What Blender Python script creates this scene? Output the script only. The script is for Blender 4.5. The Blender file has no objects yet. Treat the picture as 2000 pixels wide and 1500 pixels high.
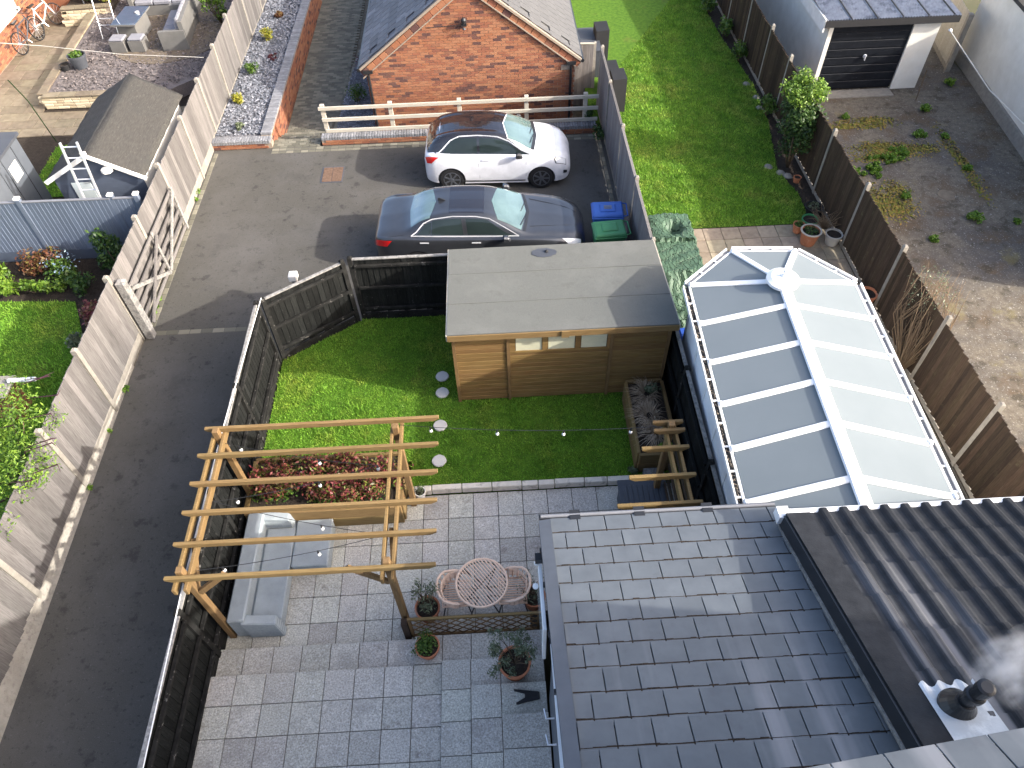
import bpy, bmesh, math, random
import numpy as np
from mathutils import Vector, Matrix, Euler

random.seed(7)
SC = bpy.context.scene
COL = SC.collection
R = math.radians

# ---------------------------------------------------------------- camera
def cam_axes(p, r, y):
    f = Vector((math.sin(y)*math.cos(p), math.cos(y)*math.cos(p), -math.sin(p)))
    rt = f.cross(Vector((0, 0, 1))).normalized(); up = rt.cross(f)
    c, s = math.cos(r), math.sin(r)
    return c*rt+s*up, -s*rt+c*up, f
rt, up, fw = cam_axes(R(50.4156), R(-1.981), R(1.2128))
cd = bpy.data.cameras.new('camera'); cam = bpy.data.objects.new('camera', cd); COL.objects.link(cam)
m = Matrix((rt, up, -fw)).transposed().to_4x4(); m.translation = (2.8831, -7.0160, 11.6348)
cam.matrix_world = m
cd.sensor_width = 36; cd.lens = 36*1430/2000; cd.clip_end = 1500; cd.clip_start = .05
SC.camera = cam
# ---------------------------------------------------------------- sky, sun, exposure
SUN = Vector((1, -.335, .56)).normalized()            # towards the sun
EL = math.asin(SUN.z); AZ = math.atan2(SUN.x, SUN.y)
w = bpy.data.worlds.new('World'); SC.world = w; w.use_nodes = True
nt = w.node_tree; bg = nt.nodes['Background']
sky = nt.nodes.new('ShaderNodeTexSky'); sky.sky_type = 'NISHITA'; sky.sun_disc = False
sky.sun_elevation = EL; sky.sun_rotation = AZ; sky.air_density = .7; sky.dust_density = 4.5; sky.ozone_density = .6
nt.links.new(sky.outputs[0], bg.inputs[0]); bg.inputs[1].default_value = .15
ld = bpy.data.lights.new('sun', 'SUN'); ld.energy = 2.15; ld.angle = R(.6); ld.color = (1, .955, .89)
sun = bpy.data.objects.new('sun', ld); COL.objects.link(sun)
sun.rotation_euler = SUN.to_track_quat('Z', 'Y').to_euler()
SC.cycles.volume_bounces = 4
SC.view_settings.view_transform = 'Standard'; SC.view_settings.look = 'None'
SC.view_settings.exposure = 1.92; SC.view_settings.gamma = 1; SC.view_settings.use_curve_mapping = False

# ---------------------------------------------------------------- materials
MATS = {}
def mk(name, ramp, ns=4, st=(1, 1, 1), rough=.75, bump=0, bs=40, bst=None, rnd=0, hue=0, spec=.3, metal=0, spots=(), attr=False, trans=0, detail=6, coat=0, alpha=1, nrough=.6, world=False):
    """noise-driven ramp, per-object variation, spots = (scale, lo, hi, colour, amount), bump"""
    mt = bpy.data.materials.new(name); mt.use_nodes = True; MATS[name] = mt
    n = mt.node_tree.nodes; L = mt.node_tree.links; b = n['Principled BSDF']
    def N(t, **k):
        x = n.new(t)
        for a, v in k.items(): setattr(x, a, v)
        return x
    tc = N('ShaderNodeTexCoord'); oi = N('ShaderNodeObjectInfo')
    if world:
        ge = N('ShaderNodeNewGeometry'); vec0 = ge.outputs['Position']
    else: vec0 = tc.outputs['Object']
    ad = N('ShaderNodeVectorMath', operation='ADD'); L.new(vec0, ad.inputs[0])
    sc = N('ShaderNodeVectorMath', operation='SCALE'); sc.inputs[0].default_value = (37, 53, 71)
    L.new(oi.outputs['Random'], sc.inputs['Scale']); L.new(sc.outputs[0], ad.inputs[1])
    vec = vec0 if world else ad.outputs[0]
    def noise(s, stretch, det=detail, ro=nrough):
        mp = N('ShaderNodeMapping'); mp.inputs['Scale'].default_value = stretch; L.new(vec, mp.inputs[0])
        t = N('ShaderNodeTexNoise'); t.inputs['Scale'].default_value = s; t.inputs['Detail'].default_value = det; t.inputs['Roughness'].default_value = ro
        L.new(mp.outputs[0], t.inputs['Vector']); return t.outputs['Fac']
    cr = N('ShaderNodeValToRGB'); els = cr.color_ramp.elements
    while len(els) < len(ramp): els.new(.5)
    for e, (p, c) in zip(els, ramp): e.position = p; e.color = (*c, 1)
    if attr:
        at = N('ShaderNodeAttribute', attribute_name='rnd')
        if attr == 'mix':
            a0 = N('ShaderNodeMath', operation='ADD'); L.new(at.outputs['Fac'], a0.inputs[0]); L.new(oi.outputs['Random'], a0.inputs[1])
            fr = N('ShaderNodeMath', operation='FRACT'); L.new(a0.outputs[0], fr.inputs[0]); L.new(fr.outputs[0], cr.inputs[0])
        else: L.new(at.outputs['Fac'], cr.inputs[0])
        if attr == 'mix' or attr == 'noise':
            vn = noise(ns, st)
    else: L.new(noise(ns, st), cr.inputs[0])
    col = cr.outputs[0]
    for s, lo, hi, c, amt in spots:
        f = noise(s, (1, 1, 1), 5, .65)
        mr = N('ShaderNodeMapRange'); mr.inputs['From Min'].default_value = lo; mr.inputs['From Max'].default_value = hi
        mr.inputs['To Max'].default_value = amt; L.new(f, mr.inputs[0])
        mx = N('ShaderNodeMix', data_type='RGBA'); L.new(mr.outputs[0], mx.inputs['Factor']); L.new(col, mx.inputs['A']); mx.inputs['B'].default_value = (*c, 1)
        col = mx.outputs['Result']
    if rnd or hue:
        hs = N('ShaderNodeHueSaturation'); L.new(col, hs.inputs['Color'])
        mr = N('ShaderNodeMapRange'); mr.inputs['To Min'].default_value = 1-rnd; mr.inputs['To Max'].default_value = 1+rnd
        L.new(oi.outputs['Random'], mr.inputs[0]); L.new(mr.outputs[0], hs.inputs['Value'])
        if hue:
            m2 = N('ShaderNodeMath', operation='MULTIPLY'); m2.inputs[1].default_value = 7.31; L.new(oi.outputs['Random'], m2.inputs[0])
            m3 = N('ShaderNodeMath', operation='FRACT'); L.new(m2.outputs[0], m3.inputs[0])
            m4 = N('ShaderNodeMapRange'); m4.inputs['To Min'].default_value = .5-hue; m4.inputs['To Max'].default_value = .5+hue
            L.new(m3.outputs[0], m4.inputs[0]); L.new(m4.outputs[0], hs.inputs['Hue'])
        col = hs.outputs[0]
    L.new(col, b.inputs['Base Color'])
    b.inputs['Roughness'].default_value = rough; b.inputs['Specular IOR Level'].default_value = spec; b.inputs['Metallic'].default_value = metal
    b.inputs['Coat Weight'].default_value = coat; b.inputs['Coat Roughness'].default_value = .04
    if trans: b.inputs['Transmission Weight'].default_value = trans
    if alpha < 1: b.inputs['Alpha'].default_value = alpha
    if bump:
        bp = N('ShaderNodeBump'); bp.inputs['Strength'].default_value = 1; bp.inputs['Distance'].default_value = bump
        L.new(noise(bs, bst or st, 4, .6), bp.inputs['Height']); L.new(bp.outputs[0], b.inputs['Normal'])
    return mt
def plain(name, c, rough=.5, **k):
    d = [(.3, tuple(x*.88 for x in c)), (.7, tuple(min(1, x*1.1) for x in c))]
    return mk(name, d, rough=rough, **k)
def leafmat(name, cols, rough=.45):
    """per-leaf colour from the face attribute, a little light passing through"""
    mt = mk(name, [(i/(len(cols)-1), c) for i, c in enumerate(cols)], attr=True, rough=rough, spec=.35)
    n = mt.node_tree.nodes; L = mt.node_tree.links; b = n['Principled BSDF']; out = n['Material Output']
    tr = n.new('ShaderNodeBsdfTranslucent'); mx = n.new('ShaderNodeMixShader'); mx.inputs[0].default_value = .3
    src = b.inputs['Base Color'].links[0].from_socket
    L.new(src, tr.inputs[0]); L.new(b.outputs[0], mx.inputs[1]); L.new(tr.outputs[0], mx.inputs[2]); L.new(mx.outputs[0], out.inputs[0])
    return mt

mk('tarmac', [(.3, (0.0537, 0.0512, 0.0451)), (.7, (0.0939, 0.0889, 0.0772))], ns=90, rough=.9, bump=.004, bs=160, spec=.2, world=True,
   spots=[(.5, .45, .75, (.11, .105, .10), .6), (1.1, .56, .7, (.036, .035, .035), .4), (14, .58, .66, (.014, .014, .014), .42), (3.1, .57, .66, (.022, .021, .021), .5), (.33, .5, .62, (.10, .095, .088), .4), (24, .6, .67, (.13, .125, .118), .5), (40, .68, .72, (.2, .19, .18), .6)])
mk('slab', [(.30, (.185, .174, .148)), (.5, (.44, .418, .362)), (.7, (.73, .70, .60))], ns=42, nrough=.75, rough=.85, bump=.003, bs=130, rnd=.13, hue=.02, spots=[(2.2, .53, .7, (.27, .25, .22), .6), (5, .6, .7, (.17, .14, .12), .5), (30, .58, .66, (.8, .79, .79), .45)])
mk('joint', [(.3, (.03, .028, .025)), (.7, (.06, .055, .045))], ns=30, rough=.95, world=True)
mk('sandstone', [(.3, (0.125, 0.1, 0.0702)), (.7, (0.19, 0.158, 0.112))], ns=6, rough=.85, bump=.003, bs=60, rnd=.14, hue=.012, spots=[(2, .55, .7, (.2, .16, .11), .6)])
mk('pavestone', [(.3, (0.219, 0.175, 0.123)), (.7, (0.333, 0.277, 0.196))], ns=6, rough=.85, bump=.003, bs=60, rnd=.14, hue=.012, spots=[(2, .55, .7, (.2, .16, .11), .6)])
mk('concrete', [(.3, (0.196, 0.179, 0.15)), (.7, (0.277, 0.254, 0.217))], ns=9, rough=.9, bump=.003, bs=90, rnd=.06, spots=[(5, .58, .72, (.26, .24, .2), .5)])
mk('plinth', [(.3, (0.24, 0.222, 0.186)), (.7, (0.36, 0.33, 0.282))], ns=6, rough=.95, bump=.02, bs=22, spots=[(3, .5, .62, (.2, .18, .15), .55), (14, .56, .66, (.17, .15, .13), .5)])
mk('greywood', [(.25, (0.0693, 0.0622, 0.0582)), (.5, (0.125, 0.116, 0.109)), (.8, (0.175, 0.164, 0.156))], ns=5, st=(14, 14, .7), rough=.85, bump=.004, bs=6, rnd=.27, hue=.008, spots=[(3.5, .6, .75, (.12, .11, .10), .55)])
mk('duskwood', [(.25, (.11, .1, .095)), (.8, (.25, .235, .225))], ns=5, st=(14, 14, .7), rough=.85, bump=.004, bs=6, rnd=.18)
mk('blackwood', [(.2, (0.0048, 0.0054, 0.0054)), (.7, (0.018, 0.0186, 0.0174))], ns=5, st=(10, 10, 1), rough=.9, spec=.08, bump=.004, bs=8, rnd=.3, spots=[(16, .64, .72, (.16, .155, .145), .35), (50, .66, .72, (.2, .195, .18), .4)])
mk('wornwood', [(.3, (0.145, 0.138, 0.127)), (.7, (0.303, 0.289, 0.268))], ns=5, st=(4, 4, 4), rough=.85, bump=.004, bs=8, rnd=.12, spots=[(9, .52, .6, (.1, .1, .095), .7)])
mk('worndark', [(.3, (0.0101, 0.0101, 0.00967)), (.7, (0.027, 0.0266, 0.0248))], ns=7, rough=.9, spec=.08, bump=.003, bs=30, spots=[(11, .62, .7, (.3, .285, .26), .55)])
mk('brownwood', [(.2, (0.0217, 0.014, 0.00828)), (.5, (0.0441, 0.029, 0.0176)), (.85, (0.0674, 0.0477, 0.0311))], ns=5, st=(12, 12, .8), rough=.85, bump=.004, bs=6, rnd=.42, hue=.01, spots=[(4, .6, .75, (.11, .1, .05), .4)])
mk('pine', [(.25, (0.118, 0.0721, 0.0258)), (.5, (0.18, 0.118, 0.0459)), (.8, (0.222, 0.159, 0.0691))], ns=5, st=(.8, 14, 14), rough=.7, bump=.003, bs=6, rnd=.1, hue=.006, spots=[(13, .66, .7, (.16, .08, .03), .8)])
mk('pinepost', [(.25, (0.109, 0.0598, 0.0245)), (.5, (0.179, 0.109, 0.0462)), (.8, (0.24, 0.152, 0.0707))], ns=5, st=(14, 14, .8), rough=.7, bump=.003, bs=6, rnd=.1, spots=[(9, .64, .7, (.10, .05, .02), .8)])
mk('clad', [(.2, (0.135, 0.0714, 0.0233)), (.5, (0.197, 0.117, 0.0424)), (.85, (0.251, 0.167, 0.0719))], ns=4, st=(.7, 10, 10), rough=.65, bump=.002, bs=6, rnd=.13, hue=.006, spots=[(8, .64, .72, (.22, .09, .025), .7)])
mk('railwood', [(.25, (0.346, 0.31, 0.245)), (.8, (0.504, 0.468, 0.396))], ns=5, st=(.8, 12, 12), rough=.8, bump=.003, bs=6, rnd=.06, spots=[(6, .63, .72, (.3, .3, .16), .6)])
mk('felt', [(.3, (0.0957, 0.0984, 0.0885)), (.7, (0.127, 0.129, 0.117))], ns=60, rough=.95, bump=.004, bs=140, world=True, spots=[(1.3, .5, .8, (.17, .17, .155), .5), (9, .62, .72, (.08, .08, .075), .4), (3.5, .58, .68, (.09, .092, .08), .45)])
mk('feltold', [(.25, (0.03, 0.0285, 0.0255)), (.8, (0.072, 0.0675, 0.06))], ns=7, st=(9, .9, 3), rough=.95, bump=.005, bs=70, spots=[(2, .5, .7, (.04, .04, .037), .5), (20, .62, .7, (.16, .15, .135), .5)])
mk('brick', [(0, (0.253, 0.101, 0.0505)), (.25, (0.294, 0.136, 0.0732)), (.55, (0.233, 0.0912, 0.0505)), (.78, (0.192, 0.0758, 0.048)), (.84, (0.0859, 0.0429, 0.0379)), (.93, (0.106, 0.0531, 0.0429)), (1, (0.253, 0.111, 0.0606))], attr='mix', rough=.9, bump=.003, bs=90)
mk('mortar', [(.3, (0.234, 0.184, 0.14)), (.7, (0.312, 0.257, 0.201))], ns=30, rough=.95, bump=.003, bs=80)
mk('bluebrick', [(.3, (.13, .135, .145)), (.7, (.24, .24, .25))], ns=9, rough=.6, rnd=.2, bump=.002, bs=60)
mk('sett', [(0, (0.101, 0.0966, 0.0739)), (.5, (0.143, 0.134, 0.103)), (1, (0.202, 0.189, 0.144))], attr='mix', rough=.9, bump=.004, bs=60)
mk('slatechip', [(0, (.10, .11, .125)), (.6, (.20, .21, .235)), (1, (.34, .34, .37))], attr=True, rough=.7)
mk('gravelbase', [(.3, (.10, .10, .11)), (.7, (.22, .22, .235))], ns=40, rough=.95, bump=.02, bs=45)
mk('pinkgravel', [(.3, (0.096, 0.084, 0.078)), (.7, (0.216, 0.186, 0.18))], ns=45, rough=.95, bump=.02, bs=50)
mk('pinkchip', [(0, (.06, .05, .048)), (.6, (.14, .12, .115)), (1, (.26, .22, .2))], attr=True, rough=.9)
mk('soil', [(.3, (0.018, 0.0132, 0.0096)), (.7, (0.045, 0.033, 0.024))], ns=12, rough=1, bump=.03, bs=30)
mk('slate', [(.3, (0.0944, 0.106, 0.117)), (.7, (0.125, 0.139, 0.15))], ns=3, rough=.5, spec=.35, rnd=.05, spots=[(5, .58, .72, (.085, .09, .10), .5)])
def streaks(mt, colour, xs, y0, y1, amt, lo=.52, hi=.66):
    """pale run-off streaks down the roof slope, between world y0 and y1"""
    n = mt.node_tree.nodes; L = mt.node_tree.links; b = n['Principled BSDF']; src = b.inputs['Base Color'].links[0].from_socket
    ge = n.new('ShaderNodeNewGeometry'); mp = n.new('ShaderNodeMapping'); mp.inputs['Scale'].default_value = (xs, .22, .1); L.new(ge.outputs['Position'], mp.inputs[0])
    t = n.new('ShaderNodeTexNoise'); t.inputs['Scale'].default_value = 1; t.inputs['Detail'].default_value = 3; L.new(mp.outputs[0], t.inputs[0])
    a = n.new('ShaderNodeMapRange'); a.inputs['From Min'].default_value = lo; a.inputs['From Max'].default_value = hi; L.new(t.outputs['Fac'], a.inputs[0])
    sp = n.new('ShaderNodeSeparateXYZ'); L.new(ge.outputs['Position'], sp.inputs[0]); c = n.new('ShaderNodeMapRange'); c.inputs['From Min'].default_value = y0; c.inputs['From Max'].default_value = y1; c.inputs['To Max'].default_value = amt; L.new(sp.outputs['Y'], c.inputs[0])
    m_ = n.new('ShaderNodeMath'); m_.operation = 'MULTIPLY'; L.new(a.outputs[0], m_.inputs[0]); L.new(c.outputs[0], m_.inputs[1])
    mx = n.new('ShaderNodeMix'); mx.data_type = 'RGBA'; L.new(m_.outputs[0], mx.inputs['Factor']); L.new(src, mx.inputs['A']); mx.inputs['B'].default_value = (*colour, 1); L.new(mx.outputs['Result'], b.inputs['Base Color'])
streaks(MATS['slate'], (.30, .30, .31), 3.2, -3.7, -5.2, .5)
mk('slateworn', [(.3, (.15, .155, .17)), (.7, (.30, .305, .32))], ns=2.5, st=(5, .8, 1), rough=.5, spec=.45, rnd=.08)
mk('pantile', [(.3, (0.0175, 0.0185, 0.0205)), (.7, (0.035, 0.0365, 0.04))], ns=6, rough=.55, spec=.18, bump=.002, bs=50, rnd=.16)
mk('pantileworn', [(.3, (0.022, 0.0237, 0.0264)), (.7, (0.0413, 0.0429, 0.0468))], ns=6, rough=.55, spec=.18, rnd=.12); streaks(MATS['pantileworn'], (.2, .2, .21), 4.2, -2.9, -4.6, .8, .5, .62)
mk('garageslate', [(.3, (0.102, 0.106, 0.119)), (.7, (0.162, 0.166, 0.178))], ns=9, rough=.6, rnd=.28)
mk('greytile', [(.3, (0.0792, 0.078, 0.0768)), (.7, (0.103, 0.102, 0.101))], ns=9, rough=.7, rnd=.06)
mk('corrugated', [(.3, (.30, .30, .31)), (.7, (.46, .46, .47))], ns=7, rough=.85, spots=[(4, .5, .66, (.12, .12, .125), .6), (15, .6, .7, (.06, .06, .065), .6)])
plain('upvc', (.82, .82, .80), .4, spec=.3, ns=3)
plain('upvcshade', (.84, .86, .87), .4, spec=.3, ns=2)
mk('polycarb', [(.3, (.15, .175, .185)), (.7, (.165, .19, .20))], ns=1.2, rough=.6, spec=.15)
plain('lead', (.50, .53, .55), .45, spots=[(5, .52, .66, (.72, .75, .76), .7)], bump=.006, bs=14)
mk('render', [(.3, (0.659, 0.62, 0.534)), (.7, (0.756, 0.722, 0.64))], ns=2.5, rough=.9, bump=.003, bs=90, spots=[(1.2, .55, .75, (.55, .51, .43), .45)])
mk('yard', [(.3, (0.0905, 0.0745, 0.0548)), (.7, (0.181, 0.155, 0.117))], ns=7, rough=.95, bump=.012, bs=25, world=True, nrough=.7,
   spots=[(.45, .44, .56, (.075, .07, .066), .75), (.9, .5, .62, (.11, .075, .042), .75), (2.3, .54, .63, (.05, .042, .028), .7), (26, .60, .66, (.42, .40, .37), .7), (9, .62, .68, (.36, .34, .31), .6), (1.1, .6, .68, (.18, .15, .06), .5)])
mk('moss', [(0, (.10, .13, .02)), (.5, (.2, .18, .04)), (1, (.28, .17, .05))], attr=True, rough=1)
plain('black', (.018, .019, .021), .35, spec=.5)
plain('blackmatt', (.02, .02, .021), .7)
mk('garagedoor', [(.3, (0.0048, 0.006, 0.0088)), (.7, (0.0112, 0.0128, 0.0168))], ns=5, rough=.5, spec=.2, spots=[(25, .68, .72, (.4, .4, .42), .6)])
plain('bluegrey', (.115, .14, .185), .6, ns=5, st=(8, 8, 1), rnd=.1, bump=.002, bs=20)
plain('bluegreydark', (.07, .085, .115), .6)
plain('greypaint', (.17, .175, .19), .5)
plain('offwhite', (.72, .70, .65), .6)
plain('alu', (.72, .73, .75), .35, metal=.6)
plain('chrome', (.72, .73, .75), .28, metal=.35, spec=.6)
plain('rubber', (.015, .015, .016), .75)
plain('darkgrey', (.06, .065, .075), .5)
plain('wallgrey', (.095, .105, .12), .6)
def carpaint(name, c, metal, rough): plain(name, c, rough, metal=metal, coat=1, spec=.5)
carpaint('whitepaint', (.62, .63, .66), 0, .3); carpaint('greymetal', (.034, .037, .043), .35, .35); carpaint('roofblack', (.012, .011, .013), 0, .15)
mk('carglass', [(.3, (.012, .018, .018)), (.7, (.02, .03, .03))], ns=1, rough=.05, spec=.4)
mk('screenglass', [(.3, (.06, .10, .095)), (.7, (.12, .185, .175))], ns=1.3, rough=.04, spec=.9, coat=1)
plain('lampglass', (.62, .64, .66), .1, spec=.8, coat=1)
plain('redlens', (.55, .012, .012), .15, spec=.7, coat=1)
plain('wicker', (.46, .51, .53), .75, spec=.15)
def weave(mt, sc=60):
    n = mt.node_tree.nodes; L = mt.node_tree.links; b = n['Principled BSDF']; src = b.inputs['Base Color'].links[0].from_socket
    tc = n.new('ShaderNodeTexCoord'); wv = []
    for ax in ('X', 'Y'):
        t = n.new('ShaderNodeTexWave'); t.bands_direction = ax; t.inputs['Scale'].default_value = sc*(.45 if ax == 'Y' else .8); t.inputs['Distortion'].default_value = 1.2; L.new(tc.outputs['Object'], t.inputs[0]); wv.append(t.outputs['Fac'])
    m_ = n.new('ShaderNodeMath'); m_.operation = 'MULTIPLY'; L.new(wv[0], m_.inputs[0]); L.new(wv[1], m_.inputs[1])
    mr = n.new('ShaderNodeMapRange'); mr.inputs['To Min'].default_value = .62; mr.inputs['To Max'].default_value = 1.2; L.new(m_.outputs[0], mr.inputs[0])
    hs = n.new('ShaderNodeHueSaturation'); L.new(src, hs.inputs['Color']); L.new(mr.outputs[0], hs.inputs['Value']); L.new(hs.outputs[0], b.inputs['Base Color'])
    bp = n.new('ShaderNodeBump'); bp.inputs['Distance'].default_value = .004; L.new(m_.outputs[0], bp.inputs['Height']); L.new(bp.outputs[0], b.inputs['Normal'])
weave(MATS['wicker'])
plain('rattan', (.78, .56, .41), .55, ns=20)
plain('terracotta', (.45, .17, .085), .85, spots=[(6, .55, .7, (.55, .35, .25), .5)])
plain('terracottapale', (.42, .40, .36), .9)
plain('tarp', (.055, .10, .062), .55, spec=.3, ns=2)
plain('kerbstone', (.66, .6, .5), .95, ns=6, bump=.008, bs=30, spots=[(6, .54, .66, (.25, .22, .18), .7)])
plain('binblue', (.03, .10, .36), .5, spec=.4); plain('bingreen', (.045, .20, .075), .5, spec=.4)
plain('bluebag', (.03, .09, .4), .5)
plain('bulb', (.85, .85, .82), .15, spec=.7)
plain('rope', (.62, .58, .5), .9)
plain('cushion', (.2, .2, .22), .95); plain('tableglass', (.05, .09, .15), .06, spec=.9, coat=1); plain('wickerpale', (.14, .135, .125), .8)
mk('manhole', [(.3, (.09, .055, .036)), (.7, (.16, .10, .068))], ns=14, rough=.9, bump=.004, bs=60)
plain('stonedisc', (.52, .50, .46), .95, bump=.006, bs=50, rnd=.05)
plain('windowcream', (.56, .54, .38), .5)
plain('windowpane', (.45, .5, .5), .08, spec=.7)
mk('cobblestone', [(0, (.36, .29, .19)), (.5, (.48, .4, .27)), (1, (.58, .5, .36))], attr='mix', rough=.95, bump=.006, bs=30)
plain('twig', (.17, .12, .075), .9); plain('straw', (.5, .4, .3), .9); plain('bark', (.12, .085, .055), .95, bump=.01, bs=30)
mk('lawnbase', [(.3, (.04, .10, .006)), (.7, (.10, .20, .014))], ns=9, rough=1, bump=.02, bs=60, world=True, spots=[(1.2, .58, .72, (.14, .12, .03), .55)])
mk('terrain', [(.3, (.05, .055, .025)), (.7, (.11, .10, .06))], ns=.4, rough=1, world=True)
mk('dirt', [(.3, (.08, .07, .05)), (.7, (.16, .14, .11))], ns=8, rough=1, bump=.02, bs=30, world=True)
def grassmat(name, lo, mid, hi, dry):
    mt = mk(name, [(.28, lo), (.5, mid), (.72, hi)], ns=2.2, world=True, rough=.6, spec=.25, detail=10, nrough=.72, spots=[(.9, .5, .68, dry, .6), (4.5, .56, .68, lo, .8), (1.6, .56, .66, lo, .55), (6.5, .64, .7, (.30, .24, .10), .55)])
    n = mt.node_tree.nodes; L = mt.node_tree.links; b = n['Principled BSDF']; out = n['Material Output']
    at = n.new('ShaderNodeAttribute'); at.attribute_name = 'rnd'; mr = n.new('ShaderNodeMapRange'); mr.inputs['To Min'].default_value = .5; mr.inputs['To Max'].default_value = 1.4; L.new(at.outputs['Fac'], mr.inputs[0])
    hs = n.new('ShaderNodeHueSaturation'); hs.inputs['Saturation'].default_value = .93; L.new(b.inputs['Base Color'].links[0].from_socket, hs.inputs['Color']); L.new(mr.outputs[0], hs.inputs['Value']); L.new(hs.outputs[0], b.inputs['Base Color'])
    tr = n.new('ShaderNodeBsdfTranslucent'); mx = n.new('ShaderNodeMixShader'); mx.inputs[0].default_value = .35
    L.new(b.inputs['Base Color'].links[0].from_socket, tr.inputs[0]); L.new(b.outputs[0], mx.inputs[1]); L.new(tr.outputs[0], mx.inputs[2]); L.new(mx.outputs[0], out.inputs[0])
grassmat('grass', (.09, .25, .012), (.20, .42, .018), (.35, .52, .036), (.43, .42, .06))
grassmat('grassright', (.08, .22, .01), (.18, .36, .018), (.33, .49, .04), (.43, .45, .08))
leafmat('leafred', [(.06, .01, .014), (.20, .035, .038), (.30, .085, .07), (.07, .07, .014), (.15, .18, .03), (.20, .06, .055)])
leafmat('leafbright', [(.05, .10, .012), (.12, .22, .025), (.22, .33, .04)])
leafmat('leafdark', [(.018, .045, .012), (.04, .085, .02), (.08, .14, .03)])
leafmat('leafmid', [(.03, .07, .012), (.07, .14, .02), (.14, .22, .035)])
leafmat('leafolive', [(.07, .09, .05), (.13, .16, .09), (.2, .23, .14)])
leafmat('leafyellow', [(.16, .19, .02), (.3, .29, .03), (.4, .33, .06)])
leafmat('leafbronze', [(.09, .035, .02), (.18, .07, .035), (.16, .15, .04)])
leafmat('leafpink', [(.16, .035, .045), (.29, .1, .1), (.2, .17, .06)])
leafmat('leafblue', [(.2, .28, .4), (.35, .45, .6), (.08, .16, .05)])
leafmat('strawleaf', [(.28, .2, .13), (.48, .38, .27), (.6, .5, .38)])
leafmat('leafpurple', [(.06, .02, .03), (.14, .04, .05), (.2, .08, .08)])
leafmat('weed', [(.05, .12, .012), (.12, .24, .02), (.2, .32, .04)])
# ---------------------------------------------------------------- helpers
def wloc(o):
    v = Vector((0, 0, 0))
    while o is not None: v += o.location; o = o.parent
    return v
def tag(o, label, cat, group=None):
    o['label'] = label; o['category'] = cat
    if group: o['group'] = group
    return o
def struct(o): o['kind'] = 'structure'; return o
def stuff(o, label=None, cat=None):
    o['kind'] = 'stuff'
    if label: o['label'] = label; o['category'] = cat
    return o
def thing(name, label, cat, loc=(0, 0, 0), group=None, rz=0):
    o = bpy.data.objects.new(name, None); COL.objects.link(o); o.location = loc; o.rotation_euler = (0, 0, rz); o.empty_display_size = .2
    return tag(o, label, cat, group)
def obj(name, me, parent=None, loc=(0, 0, 0), rot=None):
    o = bpy.data.objects.new(name, me); COL.objects.link(o); o.location = loc
    if rot is not None: o.rotation_euler = rot
    if parent is not None: o.parent = parent
    return o
def put(name, me, parent, wl, rot=None):            # world location under an unrotated parent
    return obj(name, me, parent, Vector(wl)-wloc(parent) if parent else wl, rot)
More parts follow.
